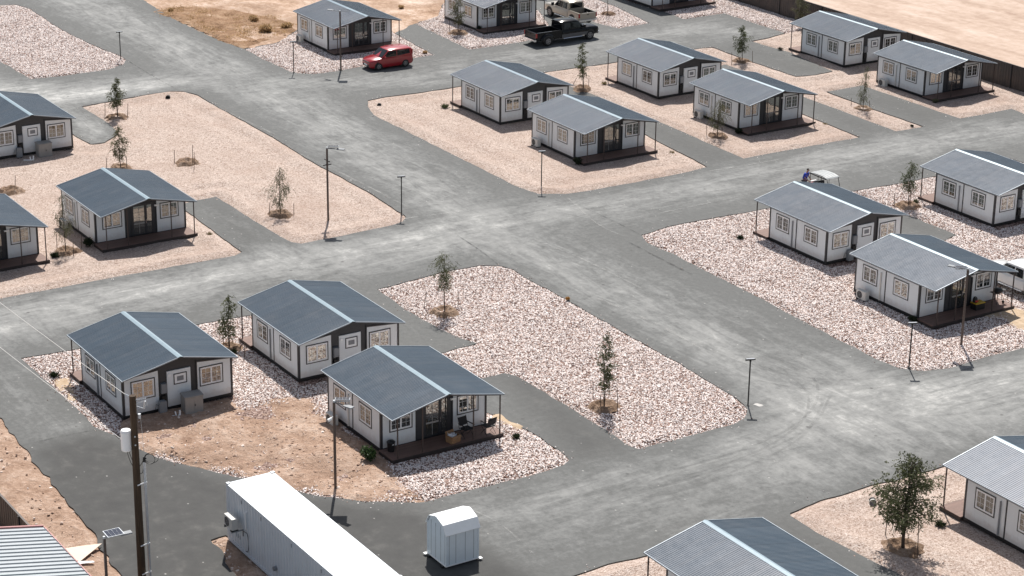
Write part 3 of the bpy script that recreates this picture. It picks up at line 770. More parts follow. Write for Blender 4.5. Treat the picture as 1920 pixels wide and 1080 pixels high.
ca = me.color_attributes.new('dust', 'FLOAT_COLOR', 'POINT')
buf = np.ones((nv, 4)); buf[:, 0] = dust; buf[:, 1] = fresh; buf[:, 2] = trk
ca.data.foreach_set('color', buf.ravel())
me.polygons.foreach_set('use_smooth', [True] * len(me.polygons)); me.set_sharp_from_angle(angle=radians(40))

# dark rubbed tyre marks, thin sheets lying on the asphalt
def strip_mark(pts, w, z=.022):
    mb = MB(); n = len(pts)
    # Catmull-Rom through the points
    P = [Vector((*p, 0)) for p in pts]; P = [P[0]] + P + [P[-1]]; path = []
    for i in range(1, len(P) - 2):
        for t in range(14):
            t /= 14; a, b, c_, d = P[i - 1], P[i], P[i + 1], P[i + 2]
            path.append(.5 * ((2 * b) + (c_ - a) * t + (2 * a - 5 * b + 4 * c_ - d) * t * t + (-a + 3 * b - 3 * c_ + d) * t ** 3))
    vs = []; fs = []
    for i, p in enumerate(path):
        d = (path[min(i + 1, len(path) - 1)] - path[max(i - 1, 0)]).normalized(); nrm = Vector((-d.y, d.x, 0))
        ww = w * (.7 + .5 * abs(noise.noise((p.x, p.y, 3))))
        for s in (-1, 1):
            q = p + nrm * s * ww; vs.append((q.x, q.y, fbm(q.x, q.y, .12, 3, 2.0) * .012 + z))
    for i in range(len(path) - 1): fs.append((2 * i, 2 * i + 1, 2 * i + 3, 2 * i + 2))
    return mb.add(vs, fs)
def mark_mat():
    m, nt, b = new_mat('tyre_rub'); w = world_co(nt)
    f = noise_n(nt, w, 1.6, 6, .7)
    tr = N(nt, 'ShaderNodeBsdfTransparent'); mx = N(nt, 'ShaderNodeMixShader')
    b.inputs['Base Color'].default_value = (.085, .085, .083, 1); b.inputs['Roughness'].default_value = .9
    nt.links.new(ramp(nt, f, [(.40, 0.0), (.70, .26)]), mx.inputs[0]); nt.links.new(tr.outputs[0], mx.inputs[1]); nt.links.new(b.outputs[0], mx.inputs[2])
    nt.links.new(mx.outputs[0], nt.nodes['Material Output'].inputs[0]); return m
M['rub'] = mark_mat()
for pl in TRACKS:
    for off in (0, 1.7):
        o = strip_mark([(x + off * .5, y - off * .8) for x, y in pl], .10, .022 + .001 * TRACKS.index(pl) + .0004 * off).build('tyre_mark', M['rub']); o['kind'] = 'structure'

M['rubdark'] = M['rub'].copy(); M['rubpale'] = M['rub'].copy()
for mm_, c_, o_ in ((M['rubdark'], (.05, .05, .05, 1), .75), (M['rubpale'], (.48, .475, .455, 1), .38)):
    mm_.node_tree.nodes['Principled BSDF'].inputs['Base Color'].default_value = c_
    for n_ in mm_.node_tree.nodes:
        if n_.type == 'VALTORGB': n_.color_ramp.elements[1].color = (o_, o_, o_, 1)
for i, (pl, w_, kd_) in enumerate(STREAKS):
    o = strip_mark(pl, w_, .026 + i * .0007).build('dust_streak' if kd_ == 'pale' else 'asphalt_joint', M['rub' + kd_]); o['kind'] = 'structure'

# the desert floor under and beyond the estate, to the horizon
gx = [-2600, -900, -420, -330] + list(range(-300, 0, 6)) + [40, 200, 900]
gy = [-1500, -500, -150, 0, 12, 24, 29.0] + [29.6, 60, 90, 120, 127.9] + list(range(131, 330, 5)) + [400, 600, 1000, 2600]
vs = []; fs = []
for y in gy:
    for x in gx:
        z = -.14
        if y > 128.5 and y < 340 and -310 < x < 30: z = -.06 + fbm(x, y, .05, 4, 9) * .16
        elif y < 28.9: z = -.03
        vs.append((x, y, z))
nx = len(gx)
for j in range(len(gy) - 1):
    for i in range(nx - 1): fs.append((j * nx + i, j * nx + i + 1, (j + 1) * nx + i + 1, (j + 1) * nx + i))
g = MB().add(vs, fs).build('ground', M['desert'], smooth=60); g['kind'] = 'structure'

# ------------------------------------------------------------------ loose stones
def rock_group(name, mat, smin, smax):
    ng = bpy.data.node_groups.new(name, 'GeometryNodeTree')
    ng.interface.new_socket('Geometry', in_out='INPUT', socket_type='NodeSocketGeometry')
    ng.interface.new_socket('Geometry', in_out='OUTPUT', socket_type='NodeSocketGeometry')
    n = ng.nodes; l = ng.links
    gi = n.new('NodeGroupInput'); go = n.new('NodeGroupOutput')
    m2p = n.new('GeometryNodeMeshToPoints')
    ico = n.new('GeometryNodeMeshIcoSphere'); ico.inputs['Radius'].default_value = 1.0; ico.inputs['Subdivisions'].default_value = 1
    sp = n.new('GeometryNodeSetPosition'); rv = n.new('FunctionNodeRandomValue'); rv.data_type = 'FLOAT_VECTOR'
    rv.inputs[0].default_value = (-.28,) * 3; rv.inputs[1].default_value = (.28,) * 3
    l.new(ico.outputs[0], sp.inputs[0]); l.new(rv.outputs[0], sp.inputs['Offset'])
    sm = n.new('GeometryNodeSetMaterial'); sm.inputs['Material'].default_value = mat; l.new(sp.outputs[0], sm.inputs[0])
    iop = n.new('GeometryNodeInstanceOnPoints')
    rr = n.new('FunctionNodeRandomValue'); rr.data_type = 'FLOAT_VECTOR'; rr.inputs[0].default_value = (-.5, -.5, 0); rr.inputs[1].default_value = (.5, .5, 6.28)
    rs = n.new('FunctionNodeRandomValue'); rs.data_type = 'FLOAT_VECTOR'; rs.inputs[0].default_value = (smin, smin * .8, smin * .55); rs.inputs[1].default_value = (smax, smax * .85, smax * .7)
    rr.inputs['Seed'].default_value = 3; rs.inputs['Seed'].default_value = 8
    l.new(gi.outputs[0], m2p.inputs[0]); l.new(m2p.outputs[0], iop.inputs['Points']); l.new(sm.outputs[0], iop.inputs['Instance'])
    l.new(rr.outputs[0], iop.inputs['Rotation']); l.new(rs.outputs[0], iop.inputs['Scale']); l.new(iop.outputs[0], go.inputs[0])
    return ng
G_STONE = rock_group('gravel_stones', M['stone'], .023, .069)
G_GRIT = rock_group('grit_stones', M['rubble'], .012, .045)
G_RUB = rock_group('rubble_stones', M['rubble'], .03, .12)
rng = np.random.default_rng(5)
def scatter(name, key, dens, group, label, zoff, height, keep=None, cat='gravel'):
    poly = RAG[key] if isinstance(key, str) else key
    xs = np.array([p[0] for p in poly]); ys = np.array([p[1] for p in poly])
    A = (xs.max() - xs.min()) * (ys.max() - ys.min()); n = int(A * dens)
    x = rng.uniform(xs.min(), xs.max(), n); y = rng.uniform(ys.min(), ys.max(), n)
    k = inside(x, y, poly)
    for a, b, c_, d_ in HRECT: k &= ~((x > a) & (x < b) & (y > c_) & (y < d_))
    x, y = x[k], y[k]
    if keep is not None:
        k = keep(x, y); x, y = x[k], y[k]
    d = edge_dist(x, y, poly)
    z = np.array([height(a, b, q) for a, b, q in zip(x, y, d)]) + zoff
    me = bpy.data.meshes.new(name); me.vertices.add(len(x)); me.vertices.foreach_set('co', np.stack([x, y, z], 1).ravel())
    o = bpy.data.objects.new(name, me); COL.objects.link(o)
    md = o.modifiers.new('stones', 'NODES'); md.node_group = group
    return tag(o, label, cat, kind='stuff')
TPTS = [(b[0], b[1], 1.15 if k != 't16' else 1.25) for k, (b, *_r) in TREES.items() if k not in ('t15',)]
def keep_coarse(x, y):
    k = np.ones(len(x), bool)
    for nm, pr in (('dirt_yard', .02), ('dirt_patch_tuft', .1), ('dirt_patch_drive', .1), ('dirt_patch_porch', .15)):
        i = inside(x, y, RAG[nm]); q = edge_dist(x, y, RAG[nm])
        k &= ~(i & (rng.random(len(x)) > np.where(q < .6, .45, pr)))
    for a, b, r in TPTS: k &= ~((np.hypot(x - a, y - b) < r * (.72 + .16 * np.sin(np.arctan2(y - b, x - a) * 3 + a))) & (rng.random(len(x)) > .26))
    return k
LBL = {'bed_nw': 'pale pink broken stone in the top left corner bed beside the main road', 'bed_red_car': 'pale broken stone round the cabin behind the red car',
 'bed_pickups': 'pale broken stone in front of the cabin beside the black pickup', 'bed_island_tan': 'small wedge of pale broken stone right of the sand coloured pickup',
 'bed_fence': 'pale broken stone spread along the foot of the dark fence', 'bed_east': 'pale pink broken stone round the three cabins on the right', 'bed_centre': 'pale pink broken stone in the large central bed by the crossroads'}
i_ = 0
seeds = {k: 1.0 + 1.3 * (len(FINE) + i) for i, k in enumerate(COARSE)}
for k in COARSE:
    s_k = seeds[k]
    scatter('gravel', k, 225, G_STONE, LBL[k], .015, lambda a, b, q, s=s_k: bed_height(a, b, q, .02, .03, -.07, s), keep_coarse)
scatter('rubble', 'dirt_yard', 3.5, G_RUB, 'loose rubble stones on the bare dirt yard between the front cabins', .0, lambda a, b, q: bed_height(a, b, q, .09, .14, -.02, s_), cat='rubble')
scatter('rubble', 'dirt_yard', 14, G_GRIT, 'fine grit on the bare dirt yard between the front cabins', .0, lambda a, b, q: bed_height(a, b, q, .09, .14, -.02, s_), cat='rubble')
sW = 1.0 + 1.3 * (len(FINE) + len(COARSE) + 1)
scatter('rubble', 'dirt_south_west', 2.2, G_RUB, 'loose rubble stones on the bare dirt strip by the bottom left fence', .0, lambda a, b, q: bed_height(a, b, q, .03, .10, -.07, sW), cat='rubble')
scatter('rubble', 'dirt_container', 22, G_RUB, 'loose rubble stones in the dirt along the white container', .0, lambda a, b, q: bed_height(a, b, q, .03, .10, -.07, sW + 1.3), cat='rubble')
for k, ds in (('bed_west', 5), ('bed_north', 4), ('bed_south_east', 10), ('bed_south', 10)):
    pass

# soil basins heaped round the young trees
def basin(x, y, r, seed):
    mb = MB(); rings = 9; n = 30; vs = [(x, y, .10)]; fs = []
    for i in range(1, rings + 1):
        for k in range(n):
            a = 2 * pi * k / n; t = i / rings
            rr = r * t * (1 + .42 * noise.noise((cos(a) * 1.9 + seed, sin(a) * 1.9, 2)))
            h = .09 + .19 * math.exp(-((t - .62) / .2) ** 2) - .28 * max(0, t - .75) ** 1.0
            px, py = x + cos(a) * rr, y + sin(a) * rr
            vs.append((px, py, h + fbm(px, py, 2.5, 4, seed) * .075))
    for k in range(n): fs.append((0, 1 + k, 1 + (k + 1) % n))
    for i in range(rings - 1):
        for k in range(n):
            a = 1 + i * n + k; b = 1 + i * n + (k + 1) % n; fs.append((a, a + n, b + n, b))
    o = mb.add(vs, fs).build('soil_basin', M['basin']); o['kind'] = 'structure'
# stones kicked from the beds on to the edge of the tarmac
pts = []
for k in list(COARSE) + list(FINE):
    P = RAG[k]; fine = k in FINE
    for i in range(len(P)):
        a, b = P[i], P[(i + 1) % len(P)]; L = math.hypot(b[0] - a[0], b[1] - a[1])
        for q in range(rng.poisson(L * (2.2 if fine else 3.4))):
            t = rng.random(); x = a[0] + (b[0] - a[0]) * t + rng.normal(0, .22) * (1 + 2 * (rng.random() < .12)); y = a[1] + (b[1] - a[1]) * t + rng.normal(0, .22) * (1 + 2 * (rng.random() < .12))
            pts.append((x, y))
pa = np.array(pts); kp = np.ones(len(pa), bool)
for q in cuts: kp &= ~inside(pa[:, 0], pa[:, 1], q)
pa = pa[kp]; me = bpy.data.meshes.new('loose_stones'); me.vertices.add(len(pa)); me.vertices.foreach_set('co', np.column_stack([pa, np.full(len(pa), .012)]).ravel())
o = bpy.data.objects.new('loose_stones', me); COL.objects.link(o); md = o.modifiers.new('stones', 'NODES'); md.node_group = rock_group('kicked_stones', M['stone'], .015, .05)
tag(o, 'loose stones strewn along the edges of the tarmac', 'stones', kind='stuff')
for i, (k, t) in enumerate(TREES.items()):
    if k == 't15': continue
    basin(t[0][0], t[0][1], 1.05 if k == 't16' else (.7 if k in ('t14', 't7') else .86), i * 1.7)
for i, p in enumerate(HOLES.values()): basin(p[0], p[1], .95, 40 + i)

# ------------------------------------------------------------------ the cabins (one built, the rest copied)
XF, XR, HW = 2.34, -3.36, 3.15
RL, RW, ZE, ZR = 3.81, 3.31, 2.42, 3.13
SL = (ZR - ZE) / RW
def roof_z(y): return ZR - SL * abs(y)

def window(parent, c, axis, sgn, w, h, grid=True):
    # axis: wall normal; local u runs along the wall, v is height
    cx, cy, cz = c
    def B(mb, u0, u1, v0, v1, d0, d1):
        d0, d1 = sorted((sgn * d0, sgn * d1))
        if axis == 'x': mb.box(cx + d0, cx + d1, cy + u0, cy + u1, cz + v0, cz + v1)
        else: mb.box(cx + u0, cx + u1, cy + d0, cy + d1, cz + v0, cz + v1)
    W, H = w / 2, h / 2
    t = MB(); tw = .055
    for a in ((-W - tw, W + tw, H, H + tw), (-W - tw, W + tw, -H - tw, -H), (-W - tw, -W, -H, H), (W, W + tw, -H, H)): B(t, *a, -.02, .028)
    f = MB(); fwid = .085
    for a in ((-W, W, H - fwid, H), (-W, W, -H, -H + fwid), (-W, -W + fwid, -H + fwid, H - fwid), (W - fwid, W, -H + fwid, H - fwid), (-.045, .045, -H + fwid, H - fwid)): B(f, *a, -.02, .02)
    if grid:
        for s in (-1, 1):
            m = s * W / 2
            B(f, m - .007, m + .007, -H + fwid, H - fwid, -.01, .008)
            for q in (-1, 1):
                v = q * H * .3
                u0, u1 = (fwid - W, -.045) if s < 0 else (.045, W - fwid)
                B(f, u0, m - .007, v - .007, v + .007, -.01, .008); B(f, m + .007, u1, v - .007, v + .007, -.01, .008)
    fo = f.build('window', M['white'], parent)
    t.build('trim', M['dark'], fo)
    p = MB(); B(p, -W + fwid * .6, -.03, -H + fwid * .6, H - fwid * .6, -.03, .002); B(p, .03, W - fwid * .6, -H + fwid * .6, H - fwid * .6, -.03, .002)
    p.build('pane', M['pane'], fo)
    return fo

def make_cabin():
    root = empty('container_cabin')
    wing = lambda s: [(s * HW, .26), (s * 1.06, .26), (s * 1.06, 2.50), (s * HW, 2.30)]
    w = MB()
    for s in (-1, 1): MB().prism(wing(s), XR, XF, 'x').build('wall', M['panel'], root)
    MB().prism([(-1.055, .26), (1.055, .26), (1.055, 2.6), (-1.055, 2.6)], XR + .05, XF - .05, 'x').build('core_wall', M['gable'], root)
    gp = [(-HW + .02, 2.31), (HW - .02, 2.31), (HW - .02, roof_z(HW) - .045), (0, ZR - .045), (-HW + .02, roof_z(HW) - .045)]
    gp = [(-HW + .02, 2.305), (-1.06, 2.505), (-1.05, 2.61), (1.05, 2.61), (1.06, 2.505), (HW - .02, 2.305), (HW - .02, roof_z(HW) - .05), (0, ZR - .05), (-HW + .02, roof_z(HW) - .05)]
    for a, b_ in ((XR + .03, XR + .1), (XF - .1, XF - .03)): MB().prism(gp, a, b_, 'x').build('gable', M['gable'], root)
    for x, s in ((XR, -1), (XF, 1)):
        for y, q in ((-HW, -1), (HW, 1)):
            x0, x1 = sorted((x + s * .012, x - s * .11)); y0, y1 = sorted((y + q * .012, y - q * .11))
            MB().box(x0, x1, y0, y1, .26, 2.33).build('corner_post', M['dark'], root)
            f = MB(); x0, x1 = sorted((x + s * .008, x - s * .05)); f.prism([(q * 1.12, 2.435), (q * 1.12, 2.52), (q * (HW - .11), 2.335), (q * (HW - .11), 2.27)], x0, x1, 'x')
            x0, x1 = sorted((x + s * .009, x - s * .05)); y0, y1 = sorted((q * 1.055, q * 1.12)); f.box(x0, x1, y0, y1, .26, 2.53)
            f.build('wall_trim', M['dark'], root)
    MB().box(-.66, -.57, -HW - .012, -HW + .05, .26, 2.25).build('wall_strip', M['dark'], root)
    MB().box(-.43, -.34, HW - .05, HW + .012, .26, 2.25).build('wall_strip', M['dark'], root)
    for q in (-1, 1):
        y0, y1 = sorted((q * (HW + .010), q * (HW - .05))); MB().box(XR + .115, XF - .115, y0, y1, 2.25, 2.36).build('eave_beam', M['dark'], root)
    b = MB(); b.box(XR - .02, XF + .015, -HW - .02, HW + .02, .07, .262)
    for x in (-3.0, -1.0, 1.2):
        for y in (-2.8, -1, 1, 2.8): b.box(x - .18, x + .18, y - .18, y + .18, -.05, .072)
    b.build('base_frame', M['black'], root)
    # roof: ribbed sheets on both slopes
    r = MB()
    pitch = .127; n = int(2 * RL / pitch)
    for q in (-1, 1):
        topv = []; prof = []
        for i in range(n):
            x = -RL + i * pitch
            prof += [(x, 0), (x + pitch * .52, 0), (x + pitch * .64, .011), (x + pitch * .88, .011)]
        prof.append((RL, 0))
        vs = []; fs = []
        for (x, h) in prof:
            vs.append((x, q * .02, ZR + h)); vs.append((x, q * RW, ZE + h))
        m = len(prof)
        for i in range(m - 1): fs.append((2 * i, 2 * i + 1, 2 * i + 3, 2 * i + 2))
        r.add(vs, fs)
        r.mat(1)
        e0, e1 = sorted((q * .0, q * (RW - .01)))
        r.prism([(q * .0, ZR - .012), (q * (RW - .01), ZE - .010), (q * (RW - .01), ZE - .05), (q * .0, ZR - .052)], -RL + .01, RL - .01, 'x')
        r.mat(0)
    ro = r.build('roof', [M['roof'], M['dark']], root)
    cp = MB()
    cp.loft([[(x, -.15, ZR - .15 * SL + .022), (x, 0, ZR + .045), (x, .15, ZR - .15 * SL + .022), (x, .15, ZR - .15 * SL + .008), (x, 0, ZR + .02), (x, -.15, ZR - .15 * SL + .008)] for x in (-RL - .02, RL + .02)])
    cp.build('ridge_cap', M['cap'], ro)
    ev = MB()
    for q in (-1, 1):
        y0, y1 = sorted((q * (RW - .012), q * (RW + .022))); ev.box(-RL - .012, RL + .012, y0, y1, ZE - .045, ZE + .024)
        for x0, x1 in ((-RL - .015, -RL + .02), (RL - .02, RL + .015)):
            ev.prism([(q * .16, ZR - .16 * SL + .03), (q * (RW - .012), ZE + .028), (q * (RW - .012), ZE - .03), (q * .16, ZR - .16 * SL - .03)], x0, x1, 'x')
    ev.build('eave_trim', M['eave'], ro)
    # windows
    for c, h in (((-2.02, -HW, 1.56), .98), ((.75, -HW, 1.56), .98), ((1.0, HW, 1.56), .98), ((-1.82, HW, 1.56), .98)):
        window(root, c, 'y', 1 if c[1] > 0 else -1, 1.22, h)
    window(root, (XF, -1.98, 1.6), 'x', 1, 1.24, .98); window(root, (XF, 2.0, 1.66), 'x', 1, 1.2, .98)
    window(root, (XR, 2.0, 1.56), 'x', -1, 1.26, 1.0); window(root, (XR, -1.92, 1.56), 'x', -1, 1.26, 1.0)
    # glazed double door on the porch side
    xd = XF - .05
    d = MB(); d.box(xd, xd + .02, -.62, .86, .28, 2.34); d.box(xd + .02, xd + .04, -.66, -.52, .28, 2.38); d.box(xd + .02, xd + .04, .30, .40, .28, 2.30); d.box(xd + .02, xd + .04, .80, .90, .28, 2.38); d.box(xd + .02, xd + .04, -.52, .80, 2.28, 2.38)
    do = d.build('door', M['dark'], root)
    p = MB(); p.box(xd + .018, xd + .028, -.48, .26, 1.1, 2.22); p.box(xd + .018, xd + .028, .45, .76, 1.1, 2.22); p.box(xd + .018, xd + .028, -.48, .26, .36, 1.0); p.box(xd + .018, xd + .028, .45, .76, .36, 1.0)
    p.build('pane', M['pane'], do)
    gb = MB(); gb.box(xd + .026, xd + .034, -.12, -.09, .36, 1.0); gb.box(xd + .026, xd + .034, -.48, .26, 1.0, 1.1); gb.box(xd + .026, xd + .033, -.12, -.09, 1.1, 2.22)
    for z in (1.45, 1.8): gb.box(xd + .026, xd + .033, -.48, .26, z, z + .02)
    gb.build('glazing_bar', M['grey'], do)
    hd = MB(); hd.tube([(xd + .08, .35, 1.0), (xd + .08, .35, 1.28)], .014); hd.box(xd + .035, xd + .085, .335, .365, 1.0, 1.03); hd.build('handle', M['chrome'], do)
    MB().box(XF - .05, XF + .06, .97, 1.30, 2.06, 2.16).build('porch_light', M['white'], root)
    # rear service door
    xr = XR + .05
    rd = MB(); rd.box(xr - .075, xr, -.72, .63, .26, 2.26)
    rdo = rd.build('rear_door', M['panel'], root)
    hf = MB()
    for a in ((-.5, .26, 2.02, 2.07), (-.5, .26, 1.45, 1.50), (-.5, -.45, 1.50, 2.02), (.21, .26, 1.50, 2.02)): hf.box(xr - .10, xr - .06, *a)
    hfo = hf.build('hatch_trim', M['dark'], rdo)
    MB().box(xr - .09, xr - .07, -.448, .208, 1.502, 2.018).build('hatch_frame', M['white'], rdo)
    MB().box(xr - .096, xr - .088, -.31, .07, 1.63, 1.89).build('hatch_pane', M['greyblue'], rdo)
    MB().box(xr - .12, xr - .07, .42, .58, 1.98, 2.12).build('door_light', M['white'], rdo)
    mbx = MB(); mbx.box(xr - .20, xr, .70, 1.02, 1.12, 1.66); mbx.box(xr - .215, xr - .20, .73, .99, 1.15, 1.63)
    mo = mbx.build('meter_box', M['greyblue'], root)
    cnd = MB(); cnd.tube([(xr - .06, .78, 1.12), (xr - .06, .78, .2)], .03); cnd.tube([(xr - .06, .94, 1.12), (xr - .06, .94, .2)], .025); cnd.box(xr - .14, xr, .72, 1.0, .55, .95)
    cnd.build('conduit', M['black'], mo)
    # downpipes
    for x, s in ((-1.02, -1), (-.02, 1)):
        dp = MB(); dp.tube([(x, s * (HW + .05), 2.05), (x, s * (HW + .05), .28)], .045); dp.build('downpipe', M['acwhite'] if s < 0 else M['greyblue'], root)
    # porch
    k = MB(); k.box(XF + .005, RL - .02, -3.28, 3.28, .185, .235)
    dk = k.build('deck', M['deck'], root)
    sk_ = MB(); sk_.box(RL - .035, RL, -3.30, 3.30, .03, .23); sk_.box(XF + .02, RL - .04, -3.30, -3.265, .05, .183); sk_.box(XF + .02, RL - .04, 3.265, 3.30, .05, .183)
    for y in (-2.9, -1, 1, 2.9): sk_.box(3.3, 3.5, y - .1, y + .1, -.05, .184)
    sk_.build('deck_fascia', M['deckside'], dk)
    for y in (-2.95, -1.5, 1.52, 3.12):
        MB().box(3.69, 3.745, y - .027, y + .027, .236, roof_z(y) - .05).build('post', M['post'], root)
    bm_ = MB()
    for q in (-1, 1): bm_.prism([(q * .0, ZR - .055), (q * 3.2, roof_z(3.2) - .055), (q * 3.2, roof_z(3.2) - .115), (q * .0, ZR - .13)], 3.66, 3.70, 'x')
    bm_.build('porch_beam', M['post'], root)
    return root
CL = {
 'h1': 'white cabin behind the wooden utility pole, grey cabinet at its back door',
 'h2': 'white cabin in the front group, behind the porch cabin and beside the dark sapling',
 'h3': 'white cabin with two black folding chairs and a cardboard box on its porch',
 'h4': 'white cabin cut off by the bottom edge, only its grey roof and a post showing',
 'h5': 'white cabin behind the large bushy tree, its far side cut off',
 'h6': 'white cabin hiding the lower part of the golf cart',
 'h7': 'white cabin with grill and yellow lidded box on the porch, beside the white pickup',
 'h8': 'white cabin with pale grey roof, behind the sapling right of the golf cart',
 'h9': 'white cabin across the road from the red car, greenish shrub at its back post',
 'h10': 'white porch cabin standing in front of the black street sign lamp at the crossroads',
 'h11': 'white cabin across the road from the black pickup, its porch towards the road',
 'h12': 'white porch cabin with a drooping sapling in front of its air conditioner',
 'h13': 'white cabin close to the dark fence with a tree behind its roof',
 'h14': 'white porch cabin farthest right along the dark fence',
 'h15': 'white porch cabin directly behind the red car',
 'h16': 'white porch cabin directly behind the black pickup',
 'h17': 'white cabin cut by the left edge with a grey cabinet at its back door',
 'h18': 'white porch cabin with a spindly sapling at its left corner, tarmac drive to its right',
 'h19': 'white porch cabin cut by the left edge, only the right part of its porch showing',
 'h20': 'white porch cabin cut by the top edge, only its porch deck showing'}
proto = make_cabin()
for i, (k, (x, y, t)) in enumerate(HOUSES.items()):
    o = proto if i == 0 else None
    if o is None: o = copy_tree(proto)
    o.location = (x, y, 0); o.rotation_euler.z = 0 if t == 'A' else pi
    tag(o, CL[k], 'cabin', 'white container cabins')

# air conditioners standing on the ground by the porch cabins
def make_ac(name='air_conditioner'):
    r = empty(name)
    c = MB(); c.box(-.42, .42, -.16, .16, .06, .62); bo = c.build('casing', M['acwhite'], r, smooth=None)
    bv = bo.modifiers.new('soft', 'BEVEL'); bv.width = .025; bv.segments = 2
    gq = MB(); n = 20
    for rr in (.08, .15, .22):
        gq.loft([[(-.1 + (rr + .008 * cos(q)) * cos(a), -.168 + .008 * sin(q), .34 + (rr + .008 * cos(q)) * sin(a)) for q in (0, pi / 2, pi, 3 * pi / 2)] for a in [2 * pi * k / n for k in range(n + 1)]], False)
    for k in range(4):
        a = k * pi / 4; gq.tube([(-.1 - .23 * cos(a), -.17, .34 - .23 * sin(a)), (-.1 + .23 * cos(a), -.17, .34 + .23 * sin(a))], .006, 4)
    gq.build('grille', M['grey'], r)
    MB().loft([[(-.1 + .23 * cos(a), y, .34 + .23 * sin(a)) for a in [2 * pi * k / 24 for k in range(24)]] for y in (-.155, -.163)]).build('fan', M['black'], r)
    ft = MB(); ft.box(-.38, -.26, -.18, .18, 0, .065); ft.box(.26, .38, -.18, .18, 0, .065); ft.build('foot', M['black'], r)
    return r
ACL = {'h3': 'front porch cabin with the folding chairs', 'h10': 'porch cabin at the crossroads', 'h7': 'porch cabin beside the white pickup', 'h12': 'cabin with the drooping sapling in front', 'h14': 'porch cabin farthest along the dark fence', 'h15': 'cabin behind the red car', 'h18': 'cabin with a spindly sapling at its left'}
acp = None
for k, d in ACL.items():
    x, y, t = HOUSES[k]
    o = acp = make_ac() if acp is None else copy_tree(acp)
    if k == 'h3': first_ac = o
    acp = first_ac
    o.location = (x - 2.05, y - 3.62, .05)
    tag(o, 'cream air conditioner beside the ' + d, 'air conditioner', 'air conditioners beside the porch cabins')

# ------------------------------------------------------------------ fences
def fence(name, x0, x1, y, h, label):
    r = empty(name, (x0, y, 0)); pts = []; L = x1 - x0; p = .30; x = 0.0
    while x < L:
        pts += [(x, 0), (x + .10, 0), (x + .13, -.035), (x + .25, -.035), (x + .28, 0)]; x += p
    vs = []; fs = []
    for (a, b) in pts: vs += [(a, b, -.15), (a, b, h)]
    for i in range(len(pts) - 1): fs.append((2 * i, 2 * i + 1, 2 * i + 3, 2 * i + 2))
    MB().add(vs, fs).build('fence_panel', M['fence'], r)
    rl = MB(); rl.box(0, L, -.045, .05, h, h + .05); rl.build('top_rail', M['fence'], r)
    x = 1.2
    while x < L:
        MB().box(x - .04, x + .04, -.10, -.037, -.15, h + .02).build('fence_post', M['dark'], r); x += 6.0
    return tag(r, label, 'fence')
fence('metal_fence', -185, -96, 128.1, 2.0, 'long dark brown corrugated metal fence between the cabins and the open desert')
fence('metal_fence', -112, -70, 29.3, 2.0, 'brown corrugated metal fence running behind the pale ribbed roof at bottom left')

# ------------------------------------------------------------------ metal building at bottom left
b = empty('metal_building', (-83.3, 29.0, 0))
bl, bd = 16.0, 9.0; sl = .21; ez = 3.0
rf = MB(); x = 0.0; pts = []
while x < bl:
    pts += [(x, 0), (x + .31, 0), (x + .318, .055), (x + .362, .055)]; x += .37
vs = []; fs = []
for (a, h) in pts: vs += [(a, .15, ez + h), (a, .15 - bd, ez + bd * sl + h)]
for i in range(len(pts) - 1): fs.append((2 * i, 2 * i + 1, 2 * i + 3, 2 * i + 2))
rf.add(vs, fs); bro = rf.build('roof', M['metalroof'], b)
rb = MB(); x = 0.0
while x < bl:
    rb.prism([(.145, ez + .004), (.145 - bd, ez + bd * sl + .004), (.145 - bd, ez + bd * sl + .03), (.145, ez + .03)], x + .3, x + .312, 'x'); x += .37
tr = MB(); tr.box(0, bl, .155, .20, ez - .12, ez + .04)
tr.prism([(.15, ez - .1), (.15 - bd, ez + bd * sl - .1), (.15 - bd, ez + bd * sl + .075), (.15, ez + .075)], -.10, -.005, 'x'); tr.build('roof_trim', M['redtrim'], bro)
w = MB(); w.prism([(0, -.1), (-bd + .3, -.1), (-bd + .3, ez + (bd - .3) * sl - .02), (0, ez - .02)], .06, bl - .2, 'x'); w.build('wall', M['metalroof'], b)
tag(b, 'metal building with pale ribbed roof and red trim in the bottom left corner', 'building')

# ------------------------------------------------------------------ shipping container
c = empty('shipping_container', (-83.35, 38.0, .06)); CLn, CW, CH = 12.19, 2.44, 2.9
wl = MB()
def corr(L, off, y0, sg):
    pts = []; x = .15
    while x < L - .3:
        pts += [(x, 0), (x + .07, 0), (x + .105, .036), (x + .175, .036), (x + .21, 0)]; x += .278
    pts.append((L - .15, 0)); return pts
for y, sg in ((0, 1), (CW, -1)):
    vs = []; fs = []; pts = corr(CLn, 0, y, sg)
    for (x, d) in pts: vs += [(x, y + sg * (.012 + d), .15), (x, y + sg * (.012 + d), CH - .08)]
    for i in range(len(pts) - 1): fs.append((2 * i, 2 * i + 1, 2 * i + 3, 2 * i + 2))
    wl.add(vs, fs)
wl.box(.02, .05, .1, CW - .1, .12, CH - .1); wl.box(CLn - .05, CLn - .02, .1, CW - .1, .12, CH - .1)
wl.build('wall', M['contain'], c)
fr = MB()
for y0, y1 in ((0, .07), (CW - .07, CW)): fr.box(.15, CLn - .15, y0, y1, 0, .155); fr.box(.15, CLn - .15, y0, y1, CH - .085, CH - .03)
for x0, x1 in ((0, .15), (CLn - .15, CLn)):
    fr.box(x0, x1, 0, .15, 0, CH); fr.box(x0, x1, CW - .15, CW, 0, CH); fr.box(x0 + .01, x1 - .01, .15, CW - .15, CH - .12, CH - .02); fr.box(x0 + .01, x1 - .01, .15, CW - .15, 0, .13)
fr.build('frame', M['contain'], c)
rf = MB(); pts = []; x = .15
while x < CLn - .3:
    pts += [(x, 0), (x + .09, 0), (x + .12, -.02), (x + .20, -.02), (x + .23, 0)]; x += .26
pts.append((CLn - .15, 0)); vs = []; fs = []
for (x, h) in pts: vs += [(x, .05, CH - .022 + h), (x, CW - .05, CH - .022 + h)]
